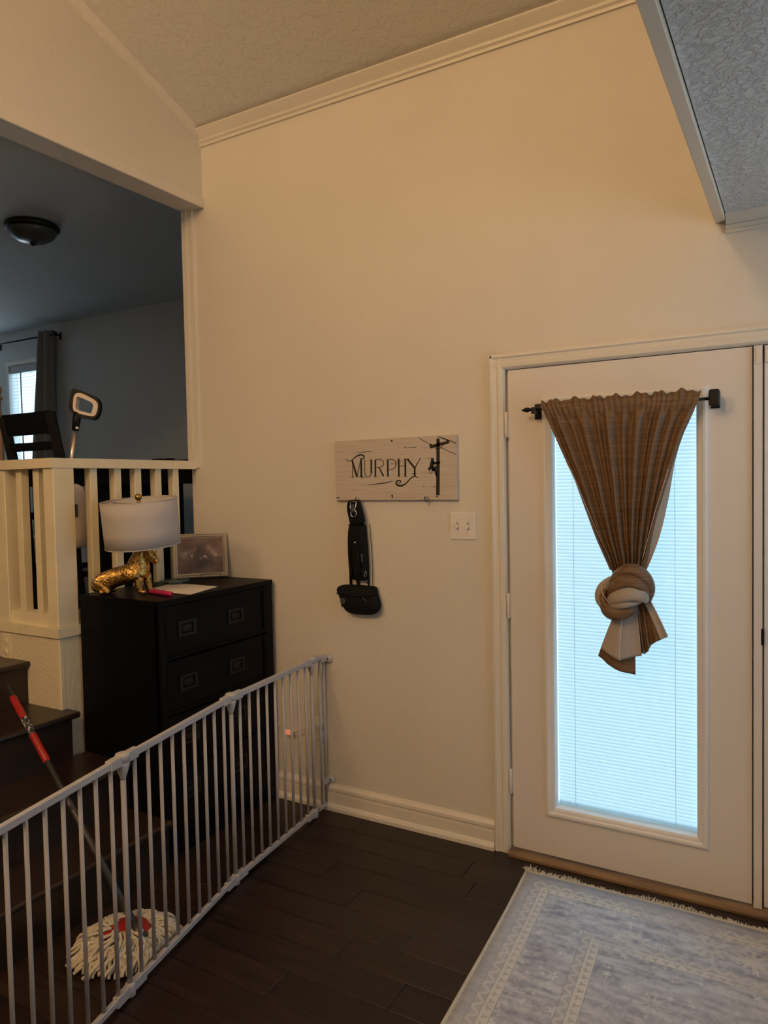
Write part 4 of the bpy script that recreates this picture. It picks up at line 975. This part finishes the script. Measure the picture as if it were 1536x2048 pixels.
# curtain and rod
dm_c=mat('grey_linen_curtain',(.27,.28,.27),.9,bump=(200,.2,.003))
wr=thing('window_curtain_rod',(-6.4,1.87,3.15),'thin black curtain rod above the upper room window','curtain rod')
tube('rod',[(-7.4,1.865,3.150),(-5.468,1.865,3.150)],.008,m_blk_metal,wr,10)
lathe('finial',[(.012,0),(.022,.008),(.022,.030),(.010,.036)],m_blk_metal,wr,14,(-5.478,1.865,3.150),(1,0,0))
for x in (-6.50,-5.485): boxes('bracket',[(x-.006,x+.006,1.865,1.95,3.142,3.156),(x-.012,x+.012,1.94,1.95,3.11,3.18)],m_blk_metal,wr)
def wc(u,t):
    z=3.195-2.34*t; w=1-.0*t
    x0=-5.725-.22*min(1,t*1.6)**.8; x1=-5.497+.012*t
    return (x0+(x1-x0)*u,1.865+.045*math.sin(2*PI*2.5*u+.3)*(1-.15*t),z)
tag(grid('window_curtain',wc,60,24,dm_c,None,.004),'grey grommet curtain panel hanging beside the upper room window','curtain')

# black chair with ladder back
ch=thing('ladder_back_chair',(-2.44,-.2,.81),'black wooden ladder-back chair behind the stair railing','chair')
def chair_y(z): return -.410-(z-1.43)*.205
def cpost(x,name='back_post'):
    tube(name,[(x,-.36,.812),(x,-.40,1.20),(x,chair_y(1.43),1.43),(x,chair_y(1.75),1.75),(x,chair_y(1.985),1.985)],.030,m_blackw,ch,4,False,(.8,1.05)).data.shade_flat()
XL,XR=-2.648,-2.252
cpost(XL);cpost(XR)
def slat_b(name,z0,z1):
    yy0,yy1=chair_y(z0),chair_y(z1); prism(name,[(XL,yy0-.010,z0),(XL,yy0+.012,z0),(XL,yy1+.012,z1),(XL,yy1-.010,z1)],(XR-XL,0,0),m_blackw,ch)
slat_b('crest_rail',1.878,1.990); slat_b('ladder_slat',1.795,1.838); slat_b('ladder_slat',1.705,1.752); slat_b('ladder_slat',1.61,1.655)
box('seat',(XL-.02,XR+.02,-.42,.03,1.425,1.465),m_blackw,ch,.006)
for x in (XL,XR): box('front_leg',(x-.02,x+.02,-.01,.028,.81,1.425),m_blackw,ch,.003)
boxes('stretcher',[(XL,XR,-.40,-.38,1.05,1.08),(XL,XR,0,.02,1.0,1.03),(XL-.01,XL+.01,-.39,.01,1.12,1.15),(XR-.01,XR+.01,-.39,.01,1.12,1.15)],m_blackw,ch)

# counter-height table
tb=thing('counter_table',(-3.0,.75,.81),'black counter-height table behind the railing balusters','table')
box('tabletop',(-4.1,-2.02,.42,1.18,1.715,1.760),m_blackw,tb,.004)
boxes('apron',[(-4.05,-2.08,.47,.49,1.612,1.715),(-4.05,-2.08,1.11,1.13,1.612,1.715),(-2.10,-2.08,.49,1.11,1.612,1.715),(-4.05,-4.03,.49,1.11,1.612,1.715)],m_blackw,tb)
box('pedestal',(-3.35,-2.93,.55,1.05,.81,1.62),m_blackw,tb,.004)
for x in (-4.05,-2.14):
    for y in (.47,1.07): box('leg',(x,x+.06,y,y+.06,.81,1.62),m_blackw,tb,.004)
pit=at(321,916,4.72); gz=1.760
gg=thing('tabletop_trinket',(pit.x,pit.y,gz),'small flat black object lying on the black table just above the rail','object')
for s in (-1,1):
    lathe('round_part',[(.004,0),(.027,.003),(.027,.006),(.004,.010)],m_blackw,gg,16,(pit.x+s*.034,pit.y+.012*s,gz+.004),(.1,-.25,1))
    tube('side_bar',[(pit.x+s*.062,pit.y+.012*s,gz+.012),(pit.x+s*.065,pit.y+.06,gz+.010),(pit.x-s*.04,pit.y+.07,gz+.006)],.004,m_blackw,gg,6)
tube('middle_bar',[(pit.x-.012,pit.y,gz+.012),(pit.x+.012,pit.y,gz+.012)],.004,m_blackw,gg,6)

# steam mop standing behind the railing
D0=3.62
sm_=thing('steam_mop',(-2.05,-.55,.81),'steam mop with black loop handle and silver pole behind the railing','steam mop')
def hp(cx,cy,k=0): return at(cx/6.678,640+cy/6.679,D0)+cf*k
def ring_prism(name,outer,inner,m,dep,cen,n=40):
    def polar(loop):
        P=[Vector((p.x,p.y)) for p in cat([(a,b,0) for a,b in loop],8,True)]; C=Vector(cen); out=[]
        for i in range(n):
            w=2*PI*i/n; dv=Vector((math.cos(w),math.sin(w))); best=0
            for a,b in zip(P,P[1:]+P[:1]):
                e=b-a; det=dv.x*(-e.y)+dv.y*e.x
                if abs(det)<1e-9: continue
                q=a-C; tt=(q.x*(-e.y)+q.y*e.x)/det; ss=(dv.x*q.y-dv.y*q.x)/det
                if tt>0 and -1e-6<=ss<=1.000001: best=max(best,tt)
            out.append(C+dv*best)
        return out
    A,B=polar(outer),polar(inner); v=[]; 
    for k in (-dep/2,dep/2):
        v+=[hp(p.x,p.y,k) for p in A]+[hp(p.x,p.y,k) for p in B]
    f=[]
    for i in range(n):
        j=(i+1)%n
        f+=[(i,j,n+j,n+i),(2*n+i,3*n+i,3*n+j,2*n+j),(i,2*n+i,2*n+j,j),(n+i,n+j,3*n+j,3*n+i)]
    return link(name,fixn(mesh(name,v,f)),m,sm_,True) if False else link(name,fixn(mesh(name,v,f)),m,sm_)
OUT=[(985,925),(1060,935),(1200,990),(1300,1040),(1347,1120),(1335,1250),(1270,1332),(1160,1320),(1060,1300),(985,1250),(940,1180),(950,1050),(962,970)]
CRM=[(1050,985),(1120,990),(1220,1040),(1300,1090),(1326,1150),(1310,1240),(1270,1292),(1150,1275),(1050,1245),(1000,1200),(998,1110),(1012,1020)]
HOL=[(1062,1032),(1150,1065),(1240,1110),(1266,1155),(1250,1220),(1228,1255),(1140,1232),(1060,1210),(1030,1175),(1036,1100),(1046,1045)]
m_hb=mat('black_handle_plastic',(.007,.0065,.006),.5,spec=.25); m_hc=mat('cream_soft_grip',(.74,.62,.52),.5)
ring_prism('handle_loop',OUT,CRM,m_hb,.034,(1150,1140)); ring_prism('handle_grip',CRM,HOL,m_hc,.040,(1150,1140))
hA,hB,hC,hD=hp(1030,1260),hp(1005,1478),hp(1002,1478),at(136,967,D0)
tube('handle_neck',[hp(1040,1235),hp(1022,1330),hB],[.022,.0195,.0165],m_hb,sm_,14)
box('neck_button',tuple(sum(((c-.006,c+.006) for c in hp(1042,1445,-.012)),())),m_lite,sm_,.002)
tube('pole',[hC,hD],.0105,m_alum,sm_,14)
bz_=Vector((hD.x,hD.y,0)); 
m_body=mat('cream_mop_body',(.66,.56,.46),.4)
bx_=bz_+Vector((.012,.006,0))
lathe('body',[(.030,1.615),(.055,1.600),(.072,1.56),(.076,1.46),(.076,1.36),(.070,1.305),(.03,1.295)],m_body,sm_,24,(bx_.x,bx_.y,0))
pq=at(163,1016,D0-.09)
box('water_window',(bx_.x+.030,bx_.x+.078,bx_.y-.066,bx_.y-.02,1.455,1.515),mat('smoky_tank',(.03,.03,.032),.15),sm_,.004)
tube('lower_pole',[(bx_.x,bx_.y,1.30),(bx_.x,bx_.y,.87)],.016,m_hb,sm_,12)
prism('mop_head',[(bx_.x-.14,bx_.y-.05,.812),(bx_.x+.14,bx_.y-.05,.812),(bx_.x+.05,bx_.y+.10,.812),(bx_.x-.05,bx_.y+.10,.812)],(0,0,.05),m_hb,sm_,.008)

# turned wooden chair post at the left edge
wp=at(-4,800,4.4)
wpo=thing('wooden_chair',(wp.x-.2,wp.y,.81),'honey coloured wooden chair post with turned knob at the left edge','chair')
for dx in (0,-.42):
    lathe('turned_post',[(.022,.81),(.022,1.6),(.026,1.95),(.018,2.08),(.018,2.13),(.026,2.135),(.026,2.15),(.016,2.16),(.026,2.185),(.024,2.21),(.010,2.228)],m_wood_lt,wpo,16,(wp.x-.004+dx,wp.y,0))
for z in (1.5,1.75,2.0): box('back_slat',(wp.x-.42,wp.x-.01,wp.y-.008,wp.y+.008,z,z+.05),m_wood_lt,wpo,.003)
box('seat',(wp.x-.45,wp.x+.02,wp.y,wp.y+.42,1.25,1.285),m_wood_lt,wpo,.005)
for dx in (0,-.42): box('front_leg',(wp.x-.02+dx,wp.x+.015+dx,wp.y+.38,wp.y+.415,.81,1.25),m_wood_lt,wpo,.003)
